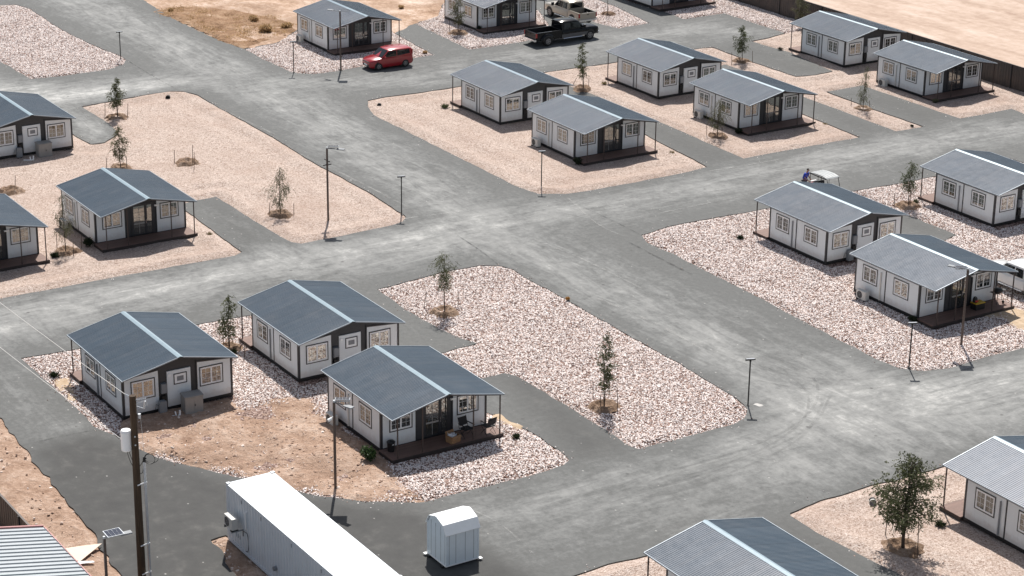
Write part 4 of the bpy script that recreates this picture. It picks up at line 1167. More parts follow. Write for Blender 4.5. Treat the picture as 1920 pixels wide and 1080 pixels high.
for i in range(len(pts) - 1): fs.append((2 * i, 2 * i + 1, 2 * i + 3, 2 * i + 2))
rf.add(vs, fs).build('roof', M['contain_roof'], c)
for x in (0.01, CLn - .17):
    for y in (.0, CW - .16):
        MB().box(x, x + .16, y - .008, y + .168, CH - .01, CH + .02).build('corner_casting', M['galv'], c)
for x in (1.6, 3.6, 6.6, 9.4): MB().box(x, x + .025, -.012, .01, CH - .42, CH - .24).build('vent', M['greyblue'], c)
for x in (.95, 1.13, 1.32): MB().box(x, x + .02, .0, .02, .55, .75 + .1 * (x < 1)).build('marking', M['greyblue'], c)
pp = MB(); pp.tube([(2.12, -.05, 2.25), (2.12, -.05, 1.45)], .045); pp.tube([(2.12, -.05, 2.25), (2.12, .03, 2.3)], .045); pp.build('pipe', M['white'], c)
cb = MB(); cb.tube([(1.95, -.12, 1.3), (2.25, -.06, 1.28), (2.27, -.03, 1.1), (2.27, -.03, .45), (2.2, -.03, .3), (2.0, -.03, .25)], .016); cb.build('cable', M['cable'], c)
nz = MB(); nz.loft([[(5.05 + .11 * cos(a), y, .75 + .11 * sin(a)) for a in [2 * pi * k / 14 for k in range(14)]] for y in (-.14, .05)]); nz.build('nozzle', M['greyblue'], c)
tag(c, 'long white shipping container with white roof and an air conditioner on its side', 'shipping container')
a = copy_tree(first_ac); a.location = (-83.35 + 1.35, 38.0 - .42, 1.32); a.rotation_euler.z = 0
tag(a, 'cream air conditioner mounted on the side of the white shipping container', 'air conditioner', 'air conditioners')
del a['group']
bk = MB(); bk.box(-82.4, -82.35, 37.42, 38.02, 1.28, 1.31); bk.box(-81.65, -81.6, 37.42, 38.02, 1.28, 1.31); bk.box(-82.4, -82.35, 37.96, 37.99, .95, 1.28); bk.box(-81.65, -81.6, 37.96, 37.99, .95, 1.28)
bk = MB(); bk.box(.95, 1.0, -.60, .02, 1.20, 1.25); bk.box(1.7, 1.75, -.60, .02, 1.20, 1.25); bk.box(.95, 1.0, -.03, .012, .9, 1.2); bk.box(1.7, 1.75, -.03, .012, .9, 1.2); bk.build('bracket', M['greyblue'], c)

# ------------------------------------------------------------------ small shed with a barrel roof
s = empty('storage_shed', (-76.45, 46.1, 0)); hx, hy = .84, .86
w = MB(); w.box(-hx, hx, -hy, hy, .16, 1.78)
prof = [(-.92, 1.70), (-.64, 2.13), (-.06, 2.33), (.06, 2.33), (.64, 2.13), (.92, 1.70)]
gp = [(-hx, 1.76)] + [(x * .9, z - .04) for x, z in prof] + [(hx, 1.76)]
w.prism(gp, -hy + .004, -hy + .05, 'y'); w.prism(gp, hy - .05, hy - .004, 'y'); w.build('wall', M['shed'], s)
r_ = MB(); inner = [(x * .965, z - .035) for x, z in prof]
r_.prism(prof + inner[::-1], -hy - .06, hy + .06, 'y'); r_.build('roof', M['shedroof'], s)
bt = MB()
for x in (-.5, -.1, .35, .72): bt.box(x - .008, x + .008, -hy - .006, -hy + .01, .18, 1.95 if abs(x) < .6 else 1.7)
for y in (-.7, -.35, .15, .6): bt.box(hx - .01, hx + .006, y - .008, y + .008, .18, 1.72)
bt.build('batten', M['greyblue'], s)
pc = MB(); pc.box(hx - .06, hx + .02, -hy - .02, -hy + .06, .16, 1.72); pc.box(hx - .06, hx + .02, hy - .06, hy + .02, .16, 1.72); pc.box(-hx - .02, -hx + .06, -hy - .02, -hy + .06, .16, 1.72); pc.build('corner_post', M['shed'], s)
ba = MB(); ba.box(-hx - .02, hx + .02, -hy - .03, hy + .03, .10, .155); ba.build('base', M['white'], s)
kd = MB(); kd.box(-.7, -.5, -hy - .12, hy + .12, .0, .098); kd.box(.5, .7, -hy - .12, hy + .12, .0, .098); kd.build('skid', M['black'], s)
MB().box(-hx - .1, -hx + .1, -hy - .18, -hy - .02, .085, .115).build('bracket', M['white'], s)
MB().box(hx - .1, hx + .1, hy + .02, hy + .18, .085, .115).build('bracket', M['white'], s)
vt = MB(); vt.tube([(.25, -.15, 2.28), (.25, -.15, 2.36)], .02); vt.build('vent', M['grey'], s)
tag(s, 'small white metal shed with curved roof on the tarmac beside the container', 'shed')

# ------------------------------------------------------------------ lamps and poles
def short_lamp():
    r = empty('street_lamp')
    MB().box(-.035, .035, -.035, .035, 0, 2.86).build('post', M['lamp'], r)
    h = MB(); h.prism([(-.27, 2.87), (.27, 2.93), (.27, 2.99), (-.27, 2.96)], -.085, .085, 'y'); h.box(-.05, .05, -.05, .05, 2.80, 2.90)
    ho = h.build('lamp_head', M['lamp'], r)
    MB().prism([(-.22, 2.968), (.22, 2.992), (.22, 3.0), (-.22, 2.976)], -.06, .06, 'y').build('solar_panel', M['lens'], ho)
    MB().box(-.09, .09, -.09, .09, -.02, .03).build('base_plate', M['lamp'], r)
    return r
PL = ['short black lamp post at the corner of the top left gravel bed', 'short black lamp post in the gravel left of the red car', 'short black lamp post at the right tip of the large left fine gravel bed',
      'short black lamp post in front of the crossroads porch cabin', 'short black lamp post at the right tip of the large central gravel bed', 'short black lamp post at the corner of the right gravel bed, beside the taller lamp']
pr = None
for (p, h), l in zip(POSTS, PL):
    o = copy_tree(pr) if pr else short_lamp()
    if pr is None: pr = o
    o.location = (*p, 0); o.scale = (1, 1, h / 2.95); o.rotation_euler.z = radians(58)
    tag(o, l, 'lamp post', 'short black lamp posts')
def solar_lamp(h, panel_dir, head_dir, camera=False, cross=False, tilt=13):
    r = empty('solar_street_lamp')
    MB().box(-.05, .05, -.05, .05, 0, h).build('post', M['pole_brown'], r)
    R = Matrix.Translation((0, 0, h + .10)) @ Matrix.Rotation(panel_dir, 4, 'Z')
    ar = MB(); ar.box(-.05, .75, -.022, .022, -.08, -.04, R); ar.box(-.045, .045, -.045, .045, -.12, .0, R)
    ar.build('arm', M['galv'], r)
    Rt = Matrix.Translation((0, 0, h + .10)) @ Matrix.Rotation(radians(tilt), 4, Vector((-S.y, S.x, 0)).normalized()) @ Matrix.Rotation(panel_dir, 4, 'Z') @ Matrix.Translation((.42, 0, .05))
    p = MB(); p.box(-.36, .36, -.33, .33, 0, .035, Rt)
    po = p.build('panel_frame', M['galv'], r)
    q = MB()
    for i in range(4):
        for j in range(3): q.box(-.335 + i * .169, -.335 + i * .169 + .16, -.305 + j * .206, -.305 + j * .206 + .196, .034, .04, Rt)
    q.build('solar_panel', M['solar'], po)
    R2 = Matrix.Translation((0, 0, h + .02)) @ Matrix.Rotation(head_dir, 4, 'Z')
    a2 = MB(); a2.box(.0, .6, -.02, .02, -.03, .01, R2); a2.box(.68, 1.2, -.13, .13, -.03, .03, R2)
    a2.build('lamp_head', M['greyblue'], r)
    if camera:
        cm = MB(); cm.tube([(0, -.06, h - .75), (.05, -.22, h - .78)], .02); cm.tube([(.05, -.16, h - .80), (.05, -.36, h - .88)], [.07, .09], 10)
        cm.build('security_camera', M['white'], r)
    if cross:
        cr = MB(); cr.box(-.35, .35, -.03, .03, h - .85, h - .78); cr.box(-.03, .03, -.3, .3, h - 1.15, h - 1.08); cr.build('bracket', M['black'], r)
    MB().box(-.13, .13, -.13, .13, -.02, .04).build('base_plate', M['pole_brown'], r)
    return r
SLB = [('tall brown solar lamp in the fine gravel bed left of the crossroads', radians(60), radians(45), False, True),
       ('tall brown solar lamp in front of the porch cabin by the white pickup', radians(238), radians(205), False, False),
       ('tall brown solar lamp with security camera on the dirt yard by the container', radians(60), radians(20), True, False),
       ('tall brown solar lamp at the cabin behind the red car', radians(60), radians(210), False, False),
       ('brown solar lamp at the bottom left edge, left of the wooden utility pole', radians(88), radians(88), False, False)]
for (p, h), (l, a1, a2, cmf, cr) in zip(SOLAR, SLB):
    o = solar_lamp(h, a1, a2, cmf, cr, 0 if 'bottom left' in l else 13); o.location = (*p, 0); tag(o, l, 'solar lamp', 'tall solar lamps')

UB, UH = (-80.5, 32.51), 9.6
u = empty('utility_pole', (*UB, 0))
pl = MB(); pl.tube([(0, 0, -.1), (0, 0, 3), (0, 0, 6.4), (0, 0, UH)], [.185, .175, .16, .145], 16); pl.build('pole', M['polewood'], u, smooth=50)
# picture-left of the pole is (-.547,-.837)
lx, ly = -.547, -.837; fx, fy = .837, -.547
tk = MB(); n = 18
def ring(cx, cy, r, z): return [(cx + r * cos(2 * pi * k / n), cy + r * sin(2 * pi * k / n), z) for k in range(n)]
tx, ty = lx * .37, ly * .37
tk.loft([ring(tx, ty, .20, 7.02), ring(tx, ty, .235, 7.06), ring(tx, ty, .235, 7.86), ring(tx, ty, .25, 7.87), ring(tx, ty, .25, 7.91), ring(tx, ty, .20, 7.99), ring(tx, ty, .07, 8.02)])
tk.build('transformer', M['white'], u, smooth=40)
br = MB(); br.tube([(0, 0, 7.7), (tx * .5, ty * .5, 7.7)], .05); br.tube([(0, 0, 7.2), (tx * .5, ty * .5, 7.2)], .05)
for z in (7.75, 7.35): br.loft([[(fx * .15 - lx * .05 + .0 + .035 * cos(a) * lx, fy * .15 - ly * .05 + .035 * cos(a) * ly, z + .035 * sin(a)) for a in [2 * pi * k / 10 for k in range(10)]], [(fx * .19 - lx * .05 + .035 * cos(a) * lx, fy * .19 - ly * .05 + .035 * cos(a) * ly, z + .035 * sin(a)) for a in [2 * pi * k / 10 for k in range(10)]]])
br.tube([(lx * .1, ly * .1, UH - .06), (lx * .32, ly * .32, UH + .06)], .035); br.tube([(-lx * .1, -ly * .1, 9.15), (-lx * .45, -ly * .45, 9.35)], .02)
br.build('bracket', M['galv'], u)
fc = MB(); fc.tube([(-lx * .45, -ly * .45, 9.0), (-lx * .55, -ly * .55, 9.35)], .05, 8); fc.tube([(-lx * .55, -ly * .55, 9.5), (-lx * .62, -ly * .62, 9.15)], .022, 6); fc.tube([(-lx * .12, -ly * .12, 9.38), (-lx * .58, -ly * .58, 9.48)], .018, 6); fc.tube([(-lx * .16, -ly * .16, 9.1), (-lx * .42, -ly * .42, 9.02)], .018, 6)
fc.tube([(-lx * .25, -ly * .25, 8.55), (-lx * .25, -ly * .25, 8.75)], .07, 8); fc.build('cutout_fuse', M['galv'], u)
cx, cy = -lx * .36, -ly * .36
cn = MB(); cn.tube([(cx, cy, 0), (cx, cy, 6.55)], .06, 10); cn.build('conduit', M['galv'], u)
st = MB()
for z in (2.6, 5.55, 4.1 - 2.9): st.tube([(-lx * .05 + fx * .17, -ly * .05 + fy * .17, z - .12), (cx * 1.25 + fx * .08, cy * 1.25 + fy * .08, z + .02)], .03, 6)
st.build('strut', M['white'], u)
wh = MB(); wh.tube([(cx, cy, 6.5), (cx + .02, cy, 6.72), (cx - lx * .1, cy - ly * .1, 6.66)], [.075, .07, .05], 8); wh.build('weatherhead', M['black'], u)
lp = MB()
def loop(a, b, sag, out, k=12):
    a = Vector(a); b = Vector(b); pts = []
    for i in range(k + 1):
        t = i / k; p = a.lerp(b, t); p.z -= sag * 4 * t * (1 - t); p += Vector((-lx, -ly, 0)) * out * 4 * t * (1 - t); pts.append(p)
    lp.tube(pts, .014, 5, False)
loop((tx, ty, 7.03), (cx, cy, 6.65), .65, -.05); loop((tx * .8, ty * .8, 7.03), (cx, cy, 6.62), .9, .12)
for s, q in ((.45, 0), (.6, .06)):
    lp.tube([(cx - lx * (.02 + s * .5 * (1 - cos(a))) , cy - ly * (.02 + s * .5 * (1 - cos(a))), 6.62 + q + .24 * sin(a)) for a in [2 * pi * k / 18 for k in range(19)]], .014, 5, False)
lp.build('service_loop', M['cable'], u)
gw = MB(); gw.tube([(-lx * .30, -ly * .30, 8.6), (cx - lx * .02, cy - ly * .02, 6.7)], .008, 4); gw.build('drop_wire', M['wire'], u)
tag(u, 'tall wooden utility pole with white transformer and grey conduit at the bottom left', 'utility pole')
def line(a, b, sag, label):
    a = Vector(a); b = Vector(b); pts = []
    for i in range(25):
        t = i / 24; p = a.lerp(b, t); p.z -= sag * 4 * t * (1 - t); pts.append(p)
    tag(MB().tube(pts, .013, 5, False).build('power_line', M['wire']), label, 'power line', 'lines from the utility pole')
line((UB[0] + lx * .32, UB[1] + ly * .32, UH + .06), WIRE1, .12, 'pale overhead line from the top of the utility pole across the left road')
line((UB[0] + lx * .15, UB[1] + ly * .15, 7.2), WIRE2, .15, 'lower pale overhead line running left from below the transformer')

# ------------------------------------------------------------------ vehicles (front towards local +X)
def wheel(parent, x, y, r, w=.22, sgn=1):
    n = 24; t = MB()
    prof = [(-w / 2, r * .62), (-w / 2, r * .93), (-w * .36, r), (w * .36, r), (w / 2, r * .93), (w / 2, r * .62)]
    t.loft([[(x + rr * cos(2 * pi * k / n), y + d, r + rr * sin(2 * pi * k / n)) for k in range(n)] for d, rr in prof])
    o = t.build('wheel', M['rubber'], parent, smooth=35)
    q = MB(); d0 = sgn * w / 2
    q.loft([[(x + r * .60 * cos(2 * pi * k / n), y + d0 * c, r + r * .60 * sin(2 * pi * k / n)) for k in range(n)] for c in (.9, 1.02)])
    q.loft([[(x + r * .18 * cos(2 * pi * k / 10), y + d0 * c, r + r * .18 * sin(2 * pi * k / 10)) for k in range(10)] for c in (1.0, 1.12)])
    q.mat(1)
    for k in range(5):
        a = 2 * pi * (k + .5) / 5; px, pz = x + r * .38 * cos(a), r + r * .38 * sin(a)
        q.loft([[(px + r * .12 * cos(b), y + d0 * c, pz + r * .12 * sin(b)) for b in [2 * pi * j / 8 for j in range(8)]] for c in (1.0, 1.04)])
    q.build('rim', [M['rim'], M['black']], o)
    return o
def ringx(x, pts):      # half outline (y,z) from bottom centre outwards and up -> closed ring
    return [(x, y, z) for y, z in pts] + [(x, -y, z) for y, z in reversed(pts) if y > 1e-6]
def body(parent, name, secs, mat, sm=38):
    return MB().loft([ringx(x, p) for x, p in secs]).build(name, mat, parent, smooth=sm)
def quad_panel(mb, a, b, c, d, t=.012):
    a, b, c, d = map(Vector, (a, b, c, d)); nrm = (b - a).cross(d - a).normalized() * t
    vs = [a - nrm, b - nrm, c - nrm, d - nrm, a + nrm, b + nrm, c + nrm, d + nrm]
    mb.add(vs, [(0, 3, 2, 1), (4, 5, 6, 7), (0, 1, 5, 4), (1, 2, 6, 5), (2, 3, 7, 6), (3, 0, 4, 7)])
def arch(mb, x, y, r, sgn, hw=.05):
    n = 20
    mb.loft([[(x + r * cos(a), y + sgn * d, max(.18, .34 + r * sin(a))) for a in [2 * pi * k / n for k in range(n)]] for d in (-.25, .012)])

def hatchback(loc, rz):
    r = empty('parked_car', loc, rz); W = .89
    def lo(w, zb, zm, zt, cr=.0): return [(0, zb), (w - .06, zb), (w, zb + .1), (w, zm), (w - .035, zt - .05), (w - .10, zt), (0, zt + cr)]
    secs = [(-2.03, lo(.74, .38, .7, .98)), (-1.98, lo(.84, .28, .7, 1.0)), (-1.75, lo(W, .22, .72, 1.02)), (-.4, lo(W, .20, .72, 1.01)), (.75, lo(W, .20, .72, 1.0, .01)), (1.2, lo(W, .21, .70, .97, .03)), (1.72, lo(.86, .22, .66, .89, .03)), (1.95, lo(.76, .26, .6, .80, .02)), (2.04, lo(.62, .32, .56, .68))]
    body(r, 'body', secs, M['paint_red'])
    def gh(w0, w1, z0, z1): return [(0, z0), (w0, z0), (w1 + .02, z1 - .05), (w1 - .06, z1), (0, z1 + .025)]
    body(r, 'roof', [(-1.97, gh(.82, .74, 1.0, 1.06)), (-1.93, gh(.84, .74, 1.0, 1.55)), (-1.7, gh(.85, .77, 1.0, 1.62)), (-.4, gh(.85, .78, 1.0, 1.64)), (.20, gh(.84, .76, 1.0, 1.60)), (.36, gh(.84, .75, 1.0, 1.54)), (.98, gh(.82, .79, .99, 1.02))], M['paint_red'])
    for s in (-1, 1):
        g = MB()
        quad_panel(g, (.74, s * .845, 1.05), (-.42, s * .862, 1.05), (-.42, s * .808, 1.51), (.34, s * .795, 1.48), .018)
        quad_panel(g, (-.50, s * .862, 1.06), (-1.72, s * .856, 1.15), (-1.66, s * .80, 1.49), (-.50, s * .808, 1.51), .018)
        g.build('side_window', M['carglass'], r)
        m = MB(); m.loft([[(.72 + dx, s * (.93 + .10 * t), 1.06 + dz) for dx, dz in ((-.06, -.06), (.06, -.05), (.05, .06), (-.06, .07))] for t in (-.4, .9)]); m.build('wing_mirror', M['paint_red'], r)
        hl = MB(); hl.loft([[(1.52 + .06 * k, s * (.80 - .02 * k), .80), (1.86 + .02 * k, s * (.60 + .02 * k), .74), (1.90 + .02 * k, s * (.58 + .02 * k), .62), (1.62 + .08 * k, s * (.83 - .01 * k), .66)] for k in (0, 1)]); hl.build('headlight', M['lens'], r)
        a = MB(); arch(a, 1.28, s * (W - .02), .40, s); arch(a, -1.27, s * (W - .02), .40, s); a.build('wheel_arch', M['black'], r)
        tl = MB(); tl.box(-2.0, -1.90, s * .80 - .05, s * .80 + .05, 1.05, 1.45); tl.build('tail_light', M['tail'], r)
        wheel(r, 1.28, s * .80, .33, .2, s); wheel(r, -1.27, s * .80, .33, .2, s)
    ws = MB(); quad_panel(ws, (.94, -.74, 1.03), (.94, .74, 1.03), (.33, .68, 1.555), (.33, -.68, 1.555), .03); ws.build('windscreen', M['carglass'], r)
    gr = MB(); gr.box(1.90, 2.045, -.55, .55, .66, .73); gr.box(1.93, 2.06, -.5, .5, .33, .50); gr.build('grille', M['black'], r)
    bp = MB(); bp.box(-2.10, -1.95, -.72, .72, .38, .62); bp.build('rear_bumper', M['black'], r)
    MB().box(2.055, 2.075, -.26, .26, .40, .52).build('number_plate', M['white'], r)
    return r
def pickup(loc, rz, paint, wb=4.4, dually=False, lower=None, low_h=.36, R=.41, name='pickup_truck', bed_len=2.1, cab_len=2.35):
    r = empty(name, loc, rz); W = .97
    fx_ = wb / 2; xf = fx_ + .95; hood0 = fx_ - .62       # hood from hood0 to xf; cab behind; bed behind cab
    cab1 = hood0; cab0 = cab1 - cab_len; bed1 = cab0 - .04; bed0 = -wb / 2 - 1.15
    def lo(w, zb, zt, cr=0): return [(0, zb), (w - .05, zb), (w, zb + .06), (w, zt - .12), (w - .04, zt - .04), (w - .12, zt), (0, zt + cr)]
    body(r, 'body', [(cab0, lo(W, .50, 1.16)), (cab1, lo(W, .50, 1.18)), (fx_, lo(W, .52, 1.20, .04)), (xf - .3, lo(W - .02, .50, 1.16, .05)), (xf - .06, lo(W - .06, .50, 1.10, .03)), (xf, lo(W - .12, .55, 1.0))], paint)
    def gh(w0, w1, z0, z1): return [(0, z0), (w0, z0), (w1 + .02, z1 - .07), (w1 - .07, z1), (0, z1 + .03)]
    body(r, 'cab', [(cab0 + .02, gh(.90, .74, 1.1, 1.84)), (cab0 + .3, gh(.90, .76, 1.1, 1.92)), (cab1 - .85, gh(.90, .76, 1.1, 1.92)), (cab1 - .6, gh(.89, .74, 1.1, 1.87)), (cab1 + .12, gh(.86, .84, 1.1, 1.2))], paint)
    # load bed with a real cavity
    b = MB(); L0, L1 = bed0 + .07, bed1
    for s in (-1, 1):
        y0, y1 = sorted((s * W, s * (W - .13))); b.box(L0, L1, y0, y1, .56, 1.24)
    b.box(L1 - .06, L1, -W + .13, W - .13, .6, 1.24); bo = b.build('load_bed', paint, r)
    bv = bo.modifiers.new('soft', 'BEVEL'); bv.width = .02; bv.segments = 2
    li = MB(); li.box(L0, L1 - .06, -W + .132, W - .132, .62, .70)
    for s in (-1, 1):
        y0, y1 = sorted((s * (W - .132), s * (W - .142))); li.box(L0, L1 - .062, y0, y1, .70, 1.236)
    li.build('bed_liner', M['black'], bo)
    tg = MB(); tg.box(bed0, bed0 + .068, -W + .06, W - .06, .62, 1.22); to = tg.build('tailgate', paint, r)
    MB().box(bed0 - .012, bed0 + .001, -.12, .12, 1.02, 1.08).build('handle', M['black'], to)
    bp = MB(); bp.box(bed0 - .16, bed0 + .02, -W + .05, W - .05, .48, .64); bp.build('rear_bumper', M['chrome'] if name != 'x' else M['black'], r)
    fb = MB(); fb.box(xf - .08, xf + .09, -W + .08, W - .08, .46, .68); fb.build('front_bumper', M['chrome'], r)
    gr = MB(); gr.box(xf - .05, xf + .03, -.62, .62, .72, 1.05); gr.build('grille', M['black'], r)
    ws = MB(); quad_panel(ws, (cab1 + .06, -.78, 1.22), (cab1 + .06, .78, 1.22), (cab1 - .56, .66, 1.82), (cab1 - .56, -.66, 1.82), .03); ws.build('windscreen', M['carglass'], r)
    rw = MB(); rw.box(cab0 + .0, cab0 + .03, -.66, .66, 1.32, 1.74); rw.build('rear_window', M['carglass'], r)
    mid = (cab0 + cab1 - .55) / 2 + .05
    for s in (-1, 1):
        g = MB()
        quad_panel(g, (cab1 - .08, s * .893, 1.24), (mid + .06, s * .895, 1.24), (mid + .06, s * .795, 1.76), (cab1 - .58, s * .79, 1.75))
        quad_panel(g, (mid - .04, s * .895, 1.24), (cab0 + .22, s * .895, 1.24), (cab0 + .30, s * .79, 1.75), (mid - .04, s * .795, 1.76))
        g.build('side_window', M['carglass'], r)
        m = MB(); m.box(cab1 - .16, cab1 - .02, *sorted((s * .98, s * 1.24)), 1.22, 1.50); m.build('wing_mirror', M['black'] if paint != M['paint_white'] else paint, r)
        hl = MB(); hl.box(xf - .16, xf + .015, *sorted((s * .62, s * .86)), .78, 1.02); hl.build('headlight', M['lens'], r)
        tl = MB(); tl.box(bed0 - .012, bed0 + .10, *sorted((s * (W - .11), s * (W + .012))), .82, 1.18); tl.build('tail_light', M['tail'], r)
        a = MB(); n = 22
        for x in (fx_, -wb / 2):
            yy = W - .02 if not (dually and x < 0) else W + .14
            a.loft([[(x + (R + .1) * cos(q), s * d, max(.50, R + (R + .1) * sin(q))) for q in [2 * pi * k / n for k in range(n)]] for d in (yy - .3, yy + .025)])
        a.build('wheel_arch', M['black'], r)
        if dually:
            fl = MB(); x = -wb / 2; rr = R + .24
            fl.loft([[(x + rr * k * cos(q), s * d, max(.52, R + rr * k * sin(q) * .92)) for q in [pi * j / n for j in range(n + 1)]] for d, k in ((W - .02, 1.12), (W + .10, 1.08), (W + .16, .98))]); fl.build('rear_fender', paint, r, smooth=50)
        rb = MB(); rb.tube([(cab0 + .1, s * (W + .02), .46), (cab1 - .25, s * (W + .02), .46)], .055, 8); rb.build('running_board', M['chrome'], r)
        if lower is not None:
            lw = MB(); lw.box(cab0 - .02, cab1 + .35, *sorted((s * (W - .02), s * (W + .008))), .52, .52 + low_h); lw.build('lower_panel', lower, r)
        wheel(r, fx_, s * (W - .13), R, .28, s); wheel(r, -wb / 2, s * (W - .13 if not dually else W - .02), R, .28 if not dually else .42, s)
    for k in range(5):
        if dually: MB().box(cab1 - .72, cab1 - .62, -.5 + k * .25 - .05, -.5 + k * .25 + .05, 1.93, 1.965).build('roof_marker', M['lens'], r)
    ch = MB(); ch.box(-wb / 2 - .9, fx_ + .5, -.5, .5, .38, .52); ch.build('chassis', M['black'], r)
    return r
tag(hatchback((-155.42, 87.1, 0), radians(-90)), 'boxy red hatchback parked on the tarmac in front of a porch cabin', 'car')
tag(pickup((-155.6, 105.0, 0), radians(90), M['paint_black'], 4.55, True, M['lowgrey'], .30, .43), 'black crew cab pickup with flared rear wheel arches, parked on the road', 'pickup')
tag(pickup((-163.2 + 1.2, 110.0, 0), radians(180), M['paint_tan'], 3.7, False, None, R=.44), 'sand coloured pickup with dark bed, tailgate towards the black pickup', 'pickup')
tag(pickup((-88.55, 94.25, 0), radians(180), M['paint_white'], 3.8, False, None, R=.41), 'white crew cab pickup at the right edge, half hidden behind a cabin roof', 'pickup')

def golf_cart(loc, rz):
    r = empty('golf_cart', loc, rz)
    b = MB(); b.box(-1.15, 1.1, -.55, .55, .28, .42); b.prism([(.72, .42), (1.22, .42), (1.18, .74), (.86, .82), (.72, .80)], -.53, .53, 'y'); b.prism([(-1.2, .42), (-.25, .42), (-.25, .66), (-1.15, .70)], -.56, .56, 'y'); bo = b.build('body', M['acwhite'], r)
    bv = bo.modifiers.new('soft', 'BEVEL'); bv.width = .03; bv.segments = 2
    s = MB(); s.box(-.62, -.05, -.5, .5, .66, .80); s.prism([(-.62, .80), (-.5, .80), (-.58, 1.22), (-.70, 1.20)], -.5, .5, 'y'); so = s.build('seat', M['canvas'], r)
    bv = so.modifiers.new('soft', 'BEVEL'); bv.width = .04; bv.segments = 2
    t = MB(); prof = [(-.98, 1.80), (-.9, 1.85), (-.3, 1.92), (.35, 1.93), (.78, 1.86), (.86, 1.80), (.80, 1.78), (.35, 1.86), (-.3, 1.85), (-.9, 1.78)]
    t.prism(prof, -.56, .56, 'y'); 
    for y in (-.38, -.13, .12, .37): t.prism([(-.85, 1.85), (-.3, 1.918), (.35, 1.928), (.7, 1.87), (.7, 1.885), (.35, 1.95), (-.3, 1.94), (-.85, 1.875)], y - .045, y + .045, 'y')
    t.build('canopy', M['canopy'], r)
    ed = MB(); ed.box(-1.0, .82, -.575, -.562, 1.74, 1.81); ed.box(-1.0, .82, .562, .575, 1.74, 1.81); ed.box(-1.01, -.98, -.56, .56, 1.74, 1.81); ed.build('canopy_edge', M['black'], r)
    for y in (-.5, .5):
        MB().tube([(-.93, y, .6), (-.93, y, 1.8)], .022, 6).build('post', M['black'], r)
        MB().tube([(-.10, y, .75), (-.12, y, 1.82)], .02, 6).build('post', M['black'], r)
        MB().tube([(1.12, y, .74), (1.0, y, 1.25), (.78, y, 1.82)], .024, 6).build('post', M['black'], r)
        for x in (-.85, .85):
            wheel(r, x, y * .98, .23, .18, 1 if y > 0 else -1)
    sw = MB(); sw.loft([[(.52 + (.17 + .012 * cos(q)) * cos(a) * .6, -.25 + (.17 + .012 * cos(q)) * sin(a), 1.08 - (.17) * cos(a) * .7 + .012 * sin(q)) for q in (0, pi / 2, pi, 1.5 * pi)] for a in [2 * pi * k / 18 for k in range(19)]], False); sw.tube([(.9, -.25, .8), (.52, -.25, 1.08)], .018, 6); sw.build('steering_wheel', M['grey'], r)
    cb = MB(); cb.box(-1.12, -.72, -.45, .45, .70, .78); cb.build('cargo_tray', M['white'], r)
    ck = MB(); ck.box(-.98, -.88, -.45, .05, 1.12, 1.2); ck.build('cooler', M['white'], r)
    return r
tag(golf_cart((-108.75, 95.45, 0), 0.0), 'golf cart with pale ribbed canopy half hidden behind a cabin roof', 'golf cart')

